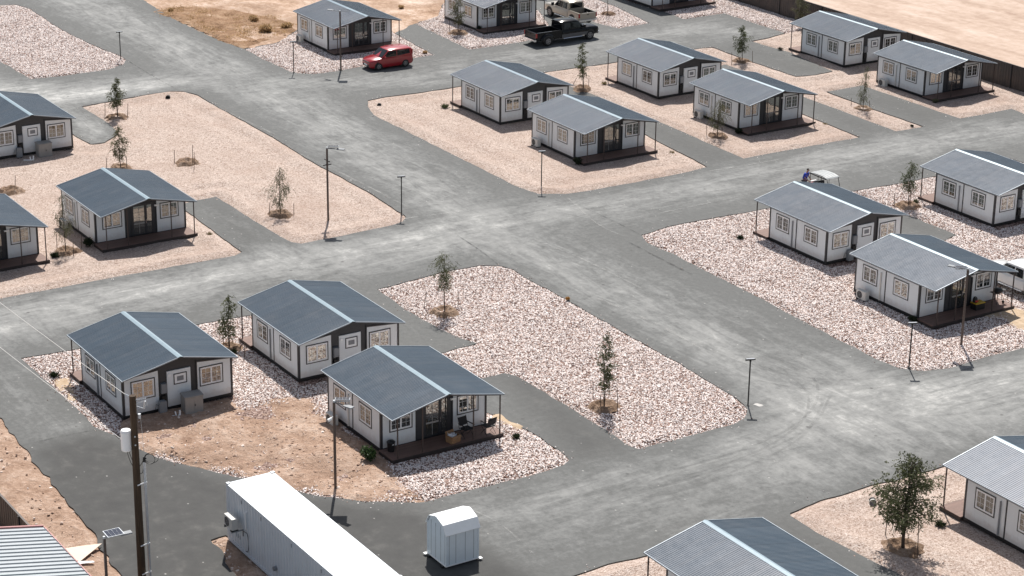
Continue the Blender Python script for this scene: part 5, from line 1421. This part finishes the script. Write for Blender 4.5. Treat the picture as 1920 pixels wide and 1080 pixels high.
# ------------------------------------------------------------------ the person by the cart
def skin_mesh(name, verts, edges, mat, parent=None, root=0, sub=2):
    me = bpy.data.meshes.new(name); me.from_pydata([v[:3] for v in verts], edges, []); me.materials.append(mat)
    o = bpy.data.objects.new(name, me); COL.objects.link(o)
    md = o.modifiers.new('skin', 'SKIN'); md.use_smooth_shade = True
    sv = me.skin_vertices[0].data
    for i, v in enumerate(verts):
        rr = v[3]; sv[i].radius = rr if isinstance(rr, tuple) else (rr, rr); sv[i].use_root = (i == root)
    sb = o.modifiers.new('sub', 'SUBSURF'); sb.levels = 1; sb.render_levels = sub
    if parent: o.parent = parent
    return o
def person(loc, rz):
    r = empty('person', loc, rz)
    # facing local +X, bending a little forward with both hands low in front
    V = [(0, 0, .94, (.13, .17)), (.02, 0, 1.08, (.12, .16)), (.07, 0, 1.24, (.12, .17)), (.13, 0, 1.40, (.11, .16)), (.17, 0, 1.50, .06), (.20, 0, 1.56, .055),
         (.235, 0, 1.63, (.085, .078)), (.25, 0, 1.71, (.10, .082)), (.24, 0, 1.78, (.07, .06))]
    E = [(0, 1), (1, 2), (2, 3), (3, 4), (4, 5), (5, 6), (6, 7), (7, 8)]
    for s in (-1, 1):
        b = len(V); V += [(.13, s * .19, 1.42, .06), (.17, s * .25, 1.18, .048), (.36, s * .20, 1.02, .040), (.46, s * .15, .96, .030), (.53, s * .14, .93, .036)]
        E += [(3, b), (b, b + 1), (b + 1, b + 2), (b + 2, b + 3), (b + 3, b + 4)]
        h = b + 4
        for k, (dx, dy, dz) in enumerate([(.05, .045, -.02), (.06, .02, -.03), (.065, -.005, -.03), (.055, -.03, -.03)]):
            q = len(V); V += [(.53 + dx, s * (.14 + dy), .93 + dz, .010), (.53 + dx * 1.5, s * (.14 + dy), .93 + dz * 2.6, .008)]; E += [(h, q), (q, q + 1)]
        q = len(V); V += [(.54, s * .09, .92, .011), (.58, s * .075, .90, .009)]; E += [(h, q), (q, q + 1)]
        b = len(V); V += [(.0, s * .10, .86, .095), (.03, s * .12, .50, .062), (-.02, s * .13, .10, .042), (.10, s * .15, .04, .036), (.17, s * .155, .03, .028)]
        E += [(0, b), (b, b + 1), (b + 1, b + 2), (b + 2, b + 3), (b + 3, b + 4)]
    skin_mesh('body', V, E, M['skin'], r)
    sv = [(0, 0, .90, (.15, .19)), (.02, 0, 1.08, (.145, .185)), (.07, 0, 1.24, (.14, .19)), (.13, 0, 1.40, (.13, .175)), (.165, 0, 1.48, .085)]
    se = [(0, 1), (1, 2), (2, 3), (3, 4)]
    for s in (-1, 1):
        b = len(sv); sv += [(.13, s * .20, 1.42, .08), (.165, s * .25, 1.22, .072)]; se += [(3, b), (b, b + 1)]
    skin_mesh('shirt', sv, se, M['blue'], r)
    tv = [(0, 0, .93, (.15, .18))]; te = []
    for s in (-1, 1):
        b = len(tv); tv += [(.0, s * .10, .84, .115), (.03, s * .12, .50, .085), (-.02, s * .13, .10, .065)]; te += [(0, b), (b, b + 1), (b + 1, b + 2)]
    skin_mesh('trousers', tv, te, M['jeans'], r)
    hv = [(.19, 0, 1.66, (.085, .085)), (.225, 0, 1.75, (.115, .10)), (.25, 0, 1.80, (.08, .075))]
    skin_mesh('hair', hv, [(0, 1), (1, 2)], M['hair'], r)
    fc = MB()
    for s in (-1, 1): fc.box(.335, .348, s * .035 - .012, s * .035 + .012, 1.705, 1.717)
    fc.build('eye', M['black'], r)
    ns = MB(); ns.loft([[(.335, -.014, 1.70), (.335, .014, 1.70), (.335, .018, 1.655), (.335, -.018, 1.655)], [(.35, -.005, 1.695), (.35, .005, 1.695), (.366, .010, 1.66), (.366, -.010, 1.66)]]); ns.build('nose', M['skin'], r)
    mo = MB(); mo.box(.315, .33, -.025, .025, 1.622, 1.63); mo.build('mouth', M['tail'], r)
    return r
tag(person((-110.75, 95.35, 0), radians(18)), 'person in blue T-shirt with dark hair bending over something red behind a cabin roof', 'person')
bg_ = empty('red_bag', (-110.18, 95.55, 0))
mb = MB(); mb.loft([[(-.16 * k, -.2 * k, z), (.16 * k, -.2 * k, z), (.2 * k, 0, z), (.16 * k, .2 * k, z), (-.16 * k, .2 * k, z), (-.2 * k, 0, z)] for z, k in ((.62, .8), (.70, 1.1), (.86, 1.05), (.93, .7))]); bgo = mb.build('bag_body', M['red'], bg_, smooth=50)
MB().tube([(0, -.12, .90), (0, -.06, 1.0), (0, .06, 1.0), (0, .12, .90)], .015, 6).build('handle', M['red'], bg_)
tag(bg_, 'red bag held low in front of the person in blue', 'bag')
tb_ = empty('work_table', (-110.12, 95.55, 0)); MB().box(-.35, .35, -.4, .4, .58, .62).build('table_top', M['white'], tb_)
for x in (-.3, .3):
    for y in (-.35, .35): MB().box(x - .02, x + .02, y - .02, y + .02, 0, .58).build('leg', M['black'], tb_)
tag(tb_, 'low white table under the red bag beside the golf cart', 'table')

# ------------------------------------------------------------------ things on and round the porches
def folding_chair(loc, rz, label):
    r = empty('folding_chair', loc, rz)
    MB().box(-.24, .24, -.27, .27, .43, .455).build('seat', M['canvas'], r)
    MB().prism([(-.26, .56), (-.235, .55), (-.36, .98), (-.385, .97)], -.25, .25, 'y').build('backrest', M['canvas'], r)
    for s in (-1, 1):
        MB().tube([(.24, s * .29, 0), (-.24, s * .29, .46), (-.38, s * .27, 1.0)], .013, 6).build('leg', M['black'], r)
        MB().tube([(-.26, s * .29, 0), (.24, s * .29, .44), (.27, s * .29, .66)], .013, 6).build('leg', M['black'], r)
        MB().box(-.30, .29, s * .29 - .03, s * .29 + .03, .66, .685).build('armrest', M['black'], r)
    return tag(r, label, 'folding chair', 'folding chairs on the front porch')
folding_chair((-87.22, 53.38, .236), radians(8), 'black folding chair facing the yard, next to the cardboard box')
folding_chair((-86.95, 54.55, .236), radians(185), 'black folding chair at the right end of the front porch, seen from its back')
cbx = empty('cardboard_box', (-87.0, 52.45, .236), radians(12)) 
q = MB(); q.box(-.24, .24, -.30, -.285, .0, .38); q.box(-.24, .24, .285, .30, 0, .38); q.box(-.24, -.225, -.285, .285, 0, .38); q.box(.225, .24, -.285, .285, 0, .38); q.box(-.225, .225, -.285, .285, 0, .02); q.build('carton', M['cardboard'], cbx)
q = MB(); quad_panel(q, (.24, -.29, .38), (.24, .29, .38), (.36, .29, .30), (.36, -.29, .30), .004); quad_panel(q, (-.24, -.29, .38), (-.24, .29, .38), (-.30, .29, .52), (-.30, -.29, .52), .004); q.build('flap', M['cardboard'], cbx)
tag(cbx, 'open brown cardboard box on the front porch, filled with crumpled white sheets', 'box')
pp_ = empty('paper_heap', (-87.05, 52.4, .50)); rn = random.Random(4); q = MB()
for k in range(10):
    x, y = rn.uniform(-.16, .16), rn.uniform(-.24, .22); a = rn.uniform(0, 3); h = rn.uniform(.10, .24)
    quad_panel(q, (x, y, -.1), (x + .2 * cos(a), y + .2 * sin(a), -.08), (x + .2 * cos(a) + rn.uniform(-.1, .1), y + .2 * sin(a), h), (x + rn.uniform(-.1, .1), y, h * .8), .006)
q.build('sheets', M['paper'], pp_); tag(pp_, 'crumpled white sheets heaped in the cardboard box', 'paper')
bn = empty('rubbish_bin', (-87.62, 49.15, .236)); q = MB()
q.loft([[(rr * cos(2 * pi * k / 16), rr * sin(2 * pi * k / 16), z) for k in range(16)] for z, rr in ((0, .17), (.06, .18), (.48, .21), (.50, .225), (.52, .22))]); q.build('bucket', M['black'], bn, smooth=40)
q = MB(); q.loft([[(rr * cos(2 * pi * k / 16), rr * sin(2 * pi * k / 16), z) for k in range(16)] for z, rr in ((.521, .215), (.56, .19), (.60, .08))]); q.build('lid', M['black'], bn, smooth=40)
q = MB(); q.box(.205, .225, -.05, .05, .40, .43); q.build('label', M['white'], bn)
tag(bn, 'small black rubbish bin at the left corner of the front porch', 'bin')
yb = empty('storage_box', (-87.3, 89.35, .236)); q = MB(); q.box(-.24, .24, -.36, .36, 0, .36); q.build('tub', M['black'], yb)
q = MB(); q.box(-.26, .26, -.39, .39, .361, .42); yo = q.build('lid', M['yellow'], yb); bv = yo.modifiers.new('soft', 'BEVEL'); bv.width = .02
tag(yb, 'black storage box with yellow lid on the porch behind the tall lamp', 'storage box')
hl_ = empty('appliance', (-87.35, 89.15, .656)); q = MB(); q.loft([[(rr * cos(2 * pi * k / 14), rr * .85 * sin(2 * pi * k / 14), z) for k in range(14)] for z, rr in ((0, .14), (.1, .17), (.22, .16), (.32, .11), (.36, .04))]); q.build('shell', M['black'], hl_, smooth=60)  # black and red household appliance, modelled as a simple rounded shape
q = MB(); q.box(.10, .175, -.10, .10, .06, .15); q.build('appliance_front', M['red'], hl_); tag(hl_, 'black and red rounded object standing on the yellow lid', 'appliance')
gl = empty('barbecue_grill', (-87.35, 91.0, .236)); q = MB()
q.loft([[(rr * cos(2 * pi * k / 16), 1.25 * rr * sin(2 * pi * k / 16), z) for k in range(16)] for z, rr in ((.62, .10), (.68, .20), (.78, .26), (.80, .27), (.92, .22), (.98, .10))]); q.build('bowl', M['black'], gl, smooth=50)
for x, y in ((-.2, -.25), (-.2, .25), (.2, -.25), (.2, .25)): MB().tube([(x * .6, y * .6, .66), (x, y, 0)], .013, 6).build('leg', M['lamp'], gl)
q = MB(); q.box(-.12, .12, -.58, -.34, .78, .80); q.box(-.12, .12, .34, .58, .78, .80); q.build('side_shelf', M['black'], gl)
q = MB()
q.loft([[(.2 + .09 * cos(2 * pi * k / 12), .28 + d, .09 + .09 * sin(2 * pi * k / 12)) for k in range(12)] for d in (0, .04)]); q.build('wheel', M['black'], gl)
tag(gl, 'black barbecue grill on thin legs at the right end of the porch', 'grill')

def cabinet(loc, rz, label):
    r = empty('utility_cabinet', loc, rz); q = MB(); q.box(-.34, .34, -.5, .5, 0, .98); q.build('box', M['grey'], r)
    q = MB(); q.prism([(-.37, .981), (.38, .981), (.38, 1.02), (0, 1.06), (-.37, 1.05)], -.53, .53, 'y'); q.build('lid', M['grey'], r)
    for y0, y1 in ((-.48, -.01), (.01, .48)): MB().box(.34, .352, y0, y1, .05, .94).build('door', M['grey'], r)
    MB().box(.352, .375, .03, .06, .45, .57).build('handle', M['black'], r)
    return tag(r, label, 'cabinet')
cabinet((-97.75, 42.80, .02), radians(-4), 'grey metal cabinet on the dirt behind the cabin nearest the utility pole')
cabinet((-145.4, 52.9, .02), 0, 'grey metal cabinet behind the cabin cut by the left edge')
def pedestal(loc, label):
    r = empty('electrical_box', loc); q = MB(); q.box(-.13, .13, -.2, .2, .1, .72); q.prism([(-.2, .72), (.2, .72), (.16, .80), (-.16, .80)], -.13, .13, 'x'); q.build('box', M['greyblue'], r)
    q = MB(); q.tube([(0, -.12, 0), (0, -.12, .1)], .04); q.tube([(0, .12, 0), (0, .12, .1)], .04); q.tube([(-.05, -.16, .5), (-.1, -.32, .62), (-.2, -.34, .3), (-.25, -.34, .0)], .012, 5); q.build('conduit', M['black'], r)
    return tag(r, label, 'electrical box', 'electrical boxes at cabin back doors')
pedestal((-98.15, 41.30, .03), 'grey electrical box at the cabin back door nearest the utility pole')
pedestal((-145.7, 51.15, .03), 'grey electrical box at the back door of the cabin cut by the left edge')
pedestal((-98.05, 88.6, .03), 'grey electrical box at the back of the cabin that hides the golf cart')
def pvc(loc, rz, label):
    r = MB(); r.tube([(-.5, 0, .06), (.1, 0, .07), (.22, 0, .18)], .045, 8); r.tube([(0.2, .05, .0), (.2, .05, .38)], .05, 8); r.tube([(.02, .0, .07), (-.05, .1, .30)], .04, 8)
    o = r.build('drain_pipe', M['white']); o.location = loc; o.rotation_euler.z = rz; return tag(o, label, 'pipe')
pvc((-97.5, 41.75, .02), radians(60), 'white plastic pipe bends in the dirt by the back door near the utility pole')
pvc((-144.7, 51.6, .02), radians(60), 'white plastic pipe bends in the gravel behind the cabin cut by the left edge')
CLBL = ['black pipe mouth in the fine gravel at the top corner of the large left bed', 'black pipe mouth at the left tip of the crossroads gravel bed', 'black pipe mouth in the gravel left of the large bushy tree']
for (x, y), l in zip(PIPES, CLBL):
    r = empty('culvert_pipe', (x, y, .10), radians(-35)); q = MB(); n = 18
    pts = [(-.55, .20), (.10, .20)]
    q.loft([[(a, rr * cos(2 * pi * k / n), rr * sin(2 * pi * k / n)) for k in range(n)] for a, rr in ((-.16, .17), (.12, .17), (.12, .145), (-.14, .145))], True); q.build('pipe', M['rubber'], r, smooth=50)
    q = MB(); q.loft([[(a, rr * cos(2 * pi * k / n), rr * sin(2 * pi * k / n)) for k in range(n)] for a, rr in ((.06, .182), (.13, .182), (.13, .165), (.06, .165))], True); q.build('collar', M['acwhite'] if x > -80 else M['rubber'], r, smooth=50)
    tag(r, l, 'pipe', 'drain pipe mouths in the gravel')
q = MB(); q.add([], []); P4 = [(-86.2, 31.2), (-85.8, 32.1), (-85.7, 32.75), (-84.75, 31.35)]
q.prism([(-86.3, 30.6), (-86.0, 31.9), (-85.75, 32.75), (-84.6, 31.2)], .14, .165, 'z'); tag(q.build('plywood_sheet', M['ply']), 'pale sheet of plywood lying on the dirt beside the ribbed roof', 'sheet')
q = MB(); q.prism([(-84.75, 31.0), (-84.35, 31.75), (-84.2, 31.75), (-84.45, 31.0)], .12, .16, 'z'); tag(q.build('white_board', M['white']), 'narrow white board on the dirt next to the plywood sheet', 'board')
fo = MB(); fo.loft([[(-83.0 + rr * 1.2 * cos(2 * pi * k / 14), 69.2 + rr * sin(2 * pi * k / 14) * (1 + .3 * sin(k)), z) for k in range(14)] for z, rr in ((-.02, .25), (.035, .2))]); o = fo.build('lamp_footing', M['concrete'], smooth=30); o['kind'] = 'structure'

# ------------------------------------------------------------------ plants
def leaf_mesh(name, quads, mat, parent):
    me = bpy.data.meshes.new(name); n = len(quads)
    V = np.empty((n, 4, 3)); tone = np.empty((n, 4))
    for i, (p, d, s, t) in enumerate(quads):
        V[i, 0] = p - s; V[i, 1] = p + d * .45 - s * 1.5; V[i, 2] = p + d; V[i, 3] = p + d * .45 + s * 1.5; tone[i] = t
    me.from_pydata([tuple(v) for v in V.reshape(-1, 3)], [], [(4 * i, 4 * i + 1, 4 * i + 2, 4 * i + 3) for i in range(n)])
    a = me.attributes.new('tone', 'FLOAT', 'POINT'); a.data.foreach_set('value', tone.ravel())
    me.materials.append(mat); me.update()
    o = bpy.data.objects.new(name, me); COL.objects.link(o); o.parent = parent; return o
def rvec(r): 
    while True:
        v = np.array([r.uniform(-1, 1) for _ in range(3)]); l = np.linalg.norm(v)
        if .05 < l < 1: return v / l
def grow_tree(key, pos, H, W, c0, dens, kind, label):
    r = random.Random(key); root = empty('young_tree' if kind != 'big' else 'leafy_tree', (*pos, .05))
    tk = MB(); R0 = {'big': .085}.get(kind, .035)
    lean = (r.uniform(-.05, .05) * H, r.uniform(-.05, .05) * H)
    def axis(t): return np.array([lean[0] * t * t + .03 * H * sin(t * 5 + len(key)) * .4, lean[1] * t * t, H * t])
    tk.tube([tuple(axis(i / 9)) for i in range(10)], [R0 * (1 - .85 * i / 9) for i in range(10)], 7)
    if kind in ('big', 'spindle', 'dark'): tk.tube([(.03, .05, 0), tuple(axis(.2) + np.array([.05, .04, 0])), tuple(axis(.55) + np.array([.1, .12, 0]))], [R0 * .7, R0 * .55, R0 * .2], 6)
    quads = []; nb = {'big': 46, 'top': 30, 'bare': 10}.get(kind, 34)
    mid = {'big': .42, 'top': .70, 'spindle': .42, 'dark': .38, 'droop': .32, 'light': .5, 'olive': .45, 'bare': .5}[kind]
    leaf = {'big': .085, 'bare': .05}.get(kind, .07); W = W * (1.17 if kind == 'big' else 1.1)
    for i in range(nb):
        u = (i + r.random()) / nb; t = c0 + (1 - c0) * u
        # crown outline
        if u < mid: w = .35 + .65 * (u / mid) ** .8
        else: w = max(.08, (1 - (u - mid) / (1 - mid)) ** (.8 if kind not in ('top', 'big') else .5))
        L = W / 2 * w * r.uniform(.55, 1.15); a = r.uniform(0, 2 * pi)
        b0 = axis(max(.1, t - .10 * w)); d = np.array([cos(a), sin(a), r.uniform(.15, .8)])
        tip = b0 + np.array([d[0] * L, d[1] * L, d[2] * L * .8])
        m = (b0 + tip) / 2 + np.array([0, 0, .06 * L])
        tk.tube([tuple(b0), tuple(m), tuple(tip)], [R0 * .3, R0 * .2, R0 * .06], 5, False)
        nl = int(dens * {'big': 185, 'top': 100, 'spindle': 74, 'droop': 66}.get(kind, 72) * (.5 + w))
        ctone = r.uniform(.0, 1.0)
        for k in range(max(1, nl // 7)):
            s = r.random() ** .7; p = b0 + (tip - b0) * s * 1.05
            spread = (.12 if kind != 'big' else .14) * W * .5 + .03
            p = p + np.array([r.gauss(0, spread * .75), r.gauss(0, spread * .75), r.gauss(0, spread * .6)])
            droop = {'droop': .95, 'top': .5, 'olive': .5, 'light': .45, 'spindle': .05, 'dark': .25, 'big': .5, 'bare': .3}[kind]
            tw = rvec(r) * (1 - droop * .55) + np.array([d[0] * .4, d[1] * .4, -droop + (.5 if kind == 'spindle' else .1)]); tw = tw / np.linalg.norm(tw)
            TLn = leaf * r.uniform(2.2, 4.5) * (1.3 if kind in ('droop', 'top') else 1)
            tt = min(1, max(0, ctone * .55 + r.random() * .45))
            for j in range(9):
                u_ = (j + .5) / 9; q = p + tw * TLn * u_ - np.array([0, 0, u_ * u_ * TLn * .35])
                dv = tw * .7 + rvec(r) * .8; dv = dv / np.linalg.norm(dv)
                ln = leaf * r.uniform(.7, 1.35)
                sd_ = np.cross(dv, rvec(r)); sd_ = sd_ / (np.linalg.norm(sd_) + 1e-6) * leaf * (.17 if kind in ('droop', 'top') else .24)
                quads.append((q, dv * ln, sd_, min(1, max(0, tt + r.uniform(-.15, .15)))))
    tk.build('trunk', M['bark'], root, smooth=60)
    mat = {'dark': 'leaf_dark', 'olive': 'leaf_olive', 'droop': 'leaf_dark', 'top': 'leaf_dark', 'spindle': 'leaf_dark', 'light': 'leaf_light', 'bare': 'leaf_olive', 'big': 'leaf_dark'}[kind]
    if key in ('t4', 't10'): mat = 'leaf_olive'
    leaf_mesh('crown', quads, M[mat], root)
    return tag(root, label, 'tree', 'young trees in the gravel beds')
TL = {'t1': 'dense dark green sapling at the top of the large left gravel bed', 't2': 'yellowish sapling behind the roof of the porch cabin with a tarmac drive', 't3': 'feathery grey green sapling between the tarmac drive and the tall solar lamp',
 't4': 'sparse drooping sapling between two porch cabins at the left edge', 't5': 'thin sapling with a round high crown at the top left of the large central bed', 't6': 'dark spindly sapling in the lower part of the large central bed', 't7': 'grey green sapling between the two rear cabins of the front group',
 't8': 'narrow sapling beside the road behind the crossroads cabins, in line with the black pickup', 't9': 'light green sapling near the tarmac drive between cabins in the upper right', 't10': 'wide drooping sapling hiding the air conditioner of a porch cabin', 't11': 'sparse sapling on the narrow gravel island between two drives, upper right',
 't12': 'bushy light sapling right of the golf cart', 't13': 'olive sapling in front of the cabin behind the black pickup', 't14': 'almost leafless sapling right of the sand coloured pickup', 't15': 'olive tree against the dark fence behind a cabin roof', 't16': 'large bushy dark green tree at the bottom right'}
for k, (b, H, W, c0, dn, kd_) in TREES.items(): grow_tree(k, b, H, W, c0, dn, kd_, TL[k])

SHORT = {'t1': 'dense dark sapling at the top of the left bed', 't2': 'yellowish sapling behind a cabin roof', 't3': 'feathery sapling by the tall lamp', 't4': 'sparse sapling between the left porch cabins', 't5': 'high crowned sapling', 't6': 'dark spindly sapling in the central bed', 't7': 'sapling between the rear front cabins',
 't8': 'narrow sapling by the crossroads cabins', 't9': 'light green sapling by the upper drive', 't10': 'drooping sapling', 't11': 'sapling on the narrow gravel island', 't12': 'sapling right of the golf cart', 't13': 'olive sapling by the black pickup', 't14': 'leafless sapling by the sand pickup', 't16': 'large bushy tree', 'hole_mid': 'empty basin in the left bed', 'hole_west': 'empty soil basin above the left edge cabin'}
for k, l in STAKES.items():
    for i, (p, h, lean) in enumerate(l):
        q = MB(); q.tube([(0, 0, -.05), (lean * .55, lean * .84, h)], [.024, .020], 6)
        o = q.build('wooden_stake', M['stake']); o.location = (*p, .05)
        w = ['left', 'right', 'middle'][i] if len(l) > 1 else 'only'
        tag(o, 'thin stake, %s one at the %s' % (w, SHORT[k]), 'stake', 'stakes round the young trees')

def blade_plant(pos, size, kind, label, seed):
    r = random.Random(seed); root = empty('shrub' if kind in ('round', 'fresh', 'olive', 'greenyellow') else ('dry_bush' if kind in ('straw', 'dry', 'orange') else 'grass_tuft'), (*pos, .04))
    quads = []; sm = MB()
    mat = {'round': 'leaf_deep_green', 'fresh': 'leaf_fresh', 'olive': 'leaf_olive', 'tuft': 'leaf_deep_green', 'greenyellow': 'leaf_light', 'dry': 'leaf_dry', 'straw': 'leaf_straw', 'orange': 'leaf_orange'}[kind]
    R = size / 2
    if kind in ('tuft', 'dry', 'greenyellow'):
        for k in range(150 if kind != 'dry' else 100):
            a = r.uniform(0, 2 * pi); e = r.uniform(.25, 1.35); d = np.array([cos(a) * cos(e), sin(a) * cos(e), sin(e)])
            s = np.cross(d, rvec(r)); s = s / np.linalg.norm(s) * R * .05
            p = np.array([r.gauss(0, R * .22), r.gauss(0, R * .22), 0])
            quads.append((p, d * R * r.uniform(.6, 1.15), s, r.random()))
    else:
        hgt = .8 if kind in ('round', 'olive') else (1.05 if kind == 'fresh' else .5)
        lumps = [np.array([r.uniform(-.45, .45) * R, r.uniform(-.45, .45) * R, R * hgt * r.uniform(.5, 1.1)]) for _ in range(9)]
        for k in range(900):
            c = r.choice(lumps); p = c + rvec(r) * R * .5 * r.random() ** .4; p[2] = max(.02, p[2] * (1 if kind != 'straw' else .8))
            d = rvec(r) + np.array([0, 0, .5]); d = d / np.linalg.norm(d); s = np.cross(d, rvec(r)); s = s / np.linalg.norm(s) * R * .05
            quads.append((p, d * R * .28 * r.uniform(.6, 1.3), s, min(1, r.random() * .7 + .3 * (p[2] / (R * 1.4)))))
    for k in range(7):
        a = r.uniform(0, 2 * pi); sm.tube([(0, 0, 0), (cos(a) * R * .3, sin(a) * R * .3, R * .5)], [.012, .006], 4)
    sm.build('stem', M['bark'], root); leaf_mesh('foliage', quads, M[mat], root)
    return tag(root, label, 'bush' if kind != 'tuft' else 'tuft')
SHL = ['dark round shrub at the left porch corner of the crossroads cabin', 'dark round shrub at the porch corner beside the spindly left sapling', 'bright green shrub on the dirt by the black rubbish bin', 'dark round shrub at the porch corner right of the drooping sapling', 'olive shrub at the porch corner nearest the dark fence', 'dark shrub at the porch corner behind the black pickup', 'dark green shrub at the porch corner behind the short lamp by the white pickup',
 'dark spiky tuft at the foot of the sparse sapling on the left', 'small spiky tuft in the right gravel bed left of a cabin', 'spiky tuft right of the front porch with chairs', 'dark spiky tuft at the left end of the front gravel bed', 'yellow green bush at the back post of the crossroads cabin', 'small dry bush left of the cabin across from the black pickup', 'small dry bush right of the crossroads porch', 'dark tuft left of the cabin by the fence', 'small dry bush right of the porch with drooping sapling', 'olive shrub beside the sapling right of the golf cart',
 'spiky tuft beside the deck behind the large bushy tree', 'small dry bush near the drive of the left porch cabin', 'tiny dark tuft on the narrow gravel island', 'straw coloured dry bush nearest the main road at the top', 'straw coloured dry bush at the top of the dry patch', 'largest straw coloured dry bush in the dry patch', 'straw coloured dry bush beside the cabin behind the red car', 'small straw coloured bush between the two top cabins', 'yellow dry clump at the gravel tip right of the red car', 'small orange clump on the road edge of the central bed', 'dark tuft under the sapling between the rear front cabins']
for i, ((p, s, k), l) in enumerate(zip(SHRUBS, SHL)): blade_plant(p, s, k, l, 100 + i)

# dry grass scattered over the scrub patch behind the main road
rg = random.Random(9); quads = []; PB = RAG['dirt_brown']; xs = [p[0] for p in PB]; ys = [p[1] for p in PB]
cl = [(rg.uniform(min(xs), max(xs)), rg.uniform(min(ys), max(ys)), rg.uniform(.3, 1.4)) for _ in range(120)]
cx_ = np.array([c[0] for c in cl]); cy_ = np.array([c[1] for c in cl]); ok_ = inside(cx_, cy_, PB)
for (x, y, rr), k in zip(cl, ok_):
    if not k: continue
    for j in range(int(60 * rr)):
        a = rg.uniform(0, 2 * pi); e = rg.uniform(.2, 1.3); q = np.array([x + rg.gauss(0, rr * .4), y + rg.gauss(0, rr * .4), .12])
        d = np.array([cos(a) * cos(e), sin(a) * cos(e), sin(e)]); s_d = np.cross(d, rvec(rg)); s_d = s_d / (np.linalg.norm(s_d) + 1e-6) * .016
        quads.append((q, d * rg.uniform(.08, .26), s_d, rg.random()))
dg = leaf_mesh('dry_grass', quads, M['leaf_straw'], None)
tag(dg, 'dry brown grass on the scrub patch beside the main road at the top', 'grass', kind='stuff')
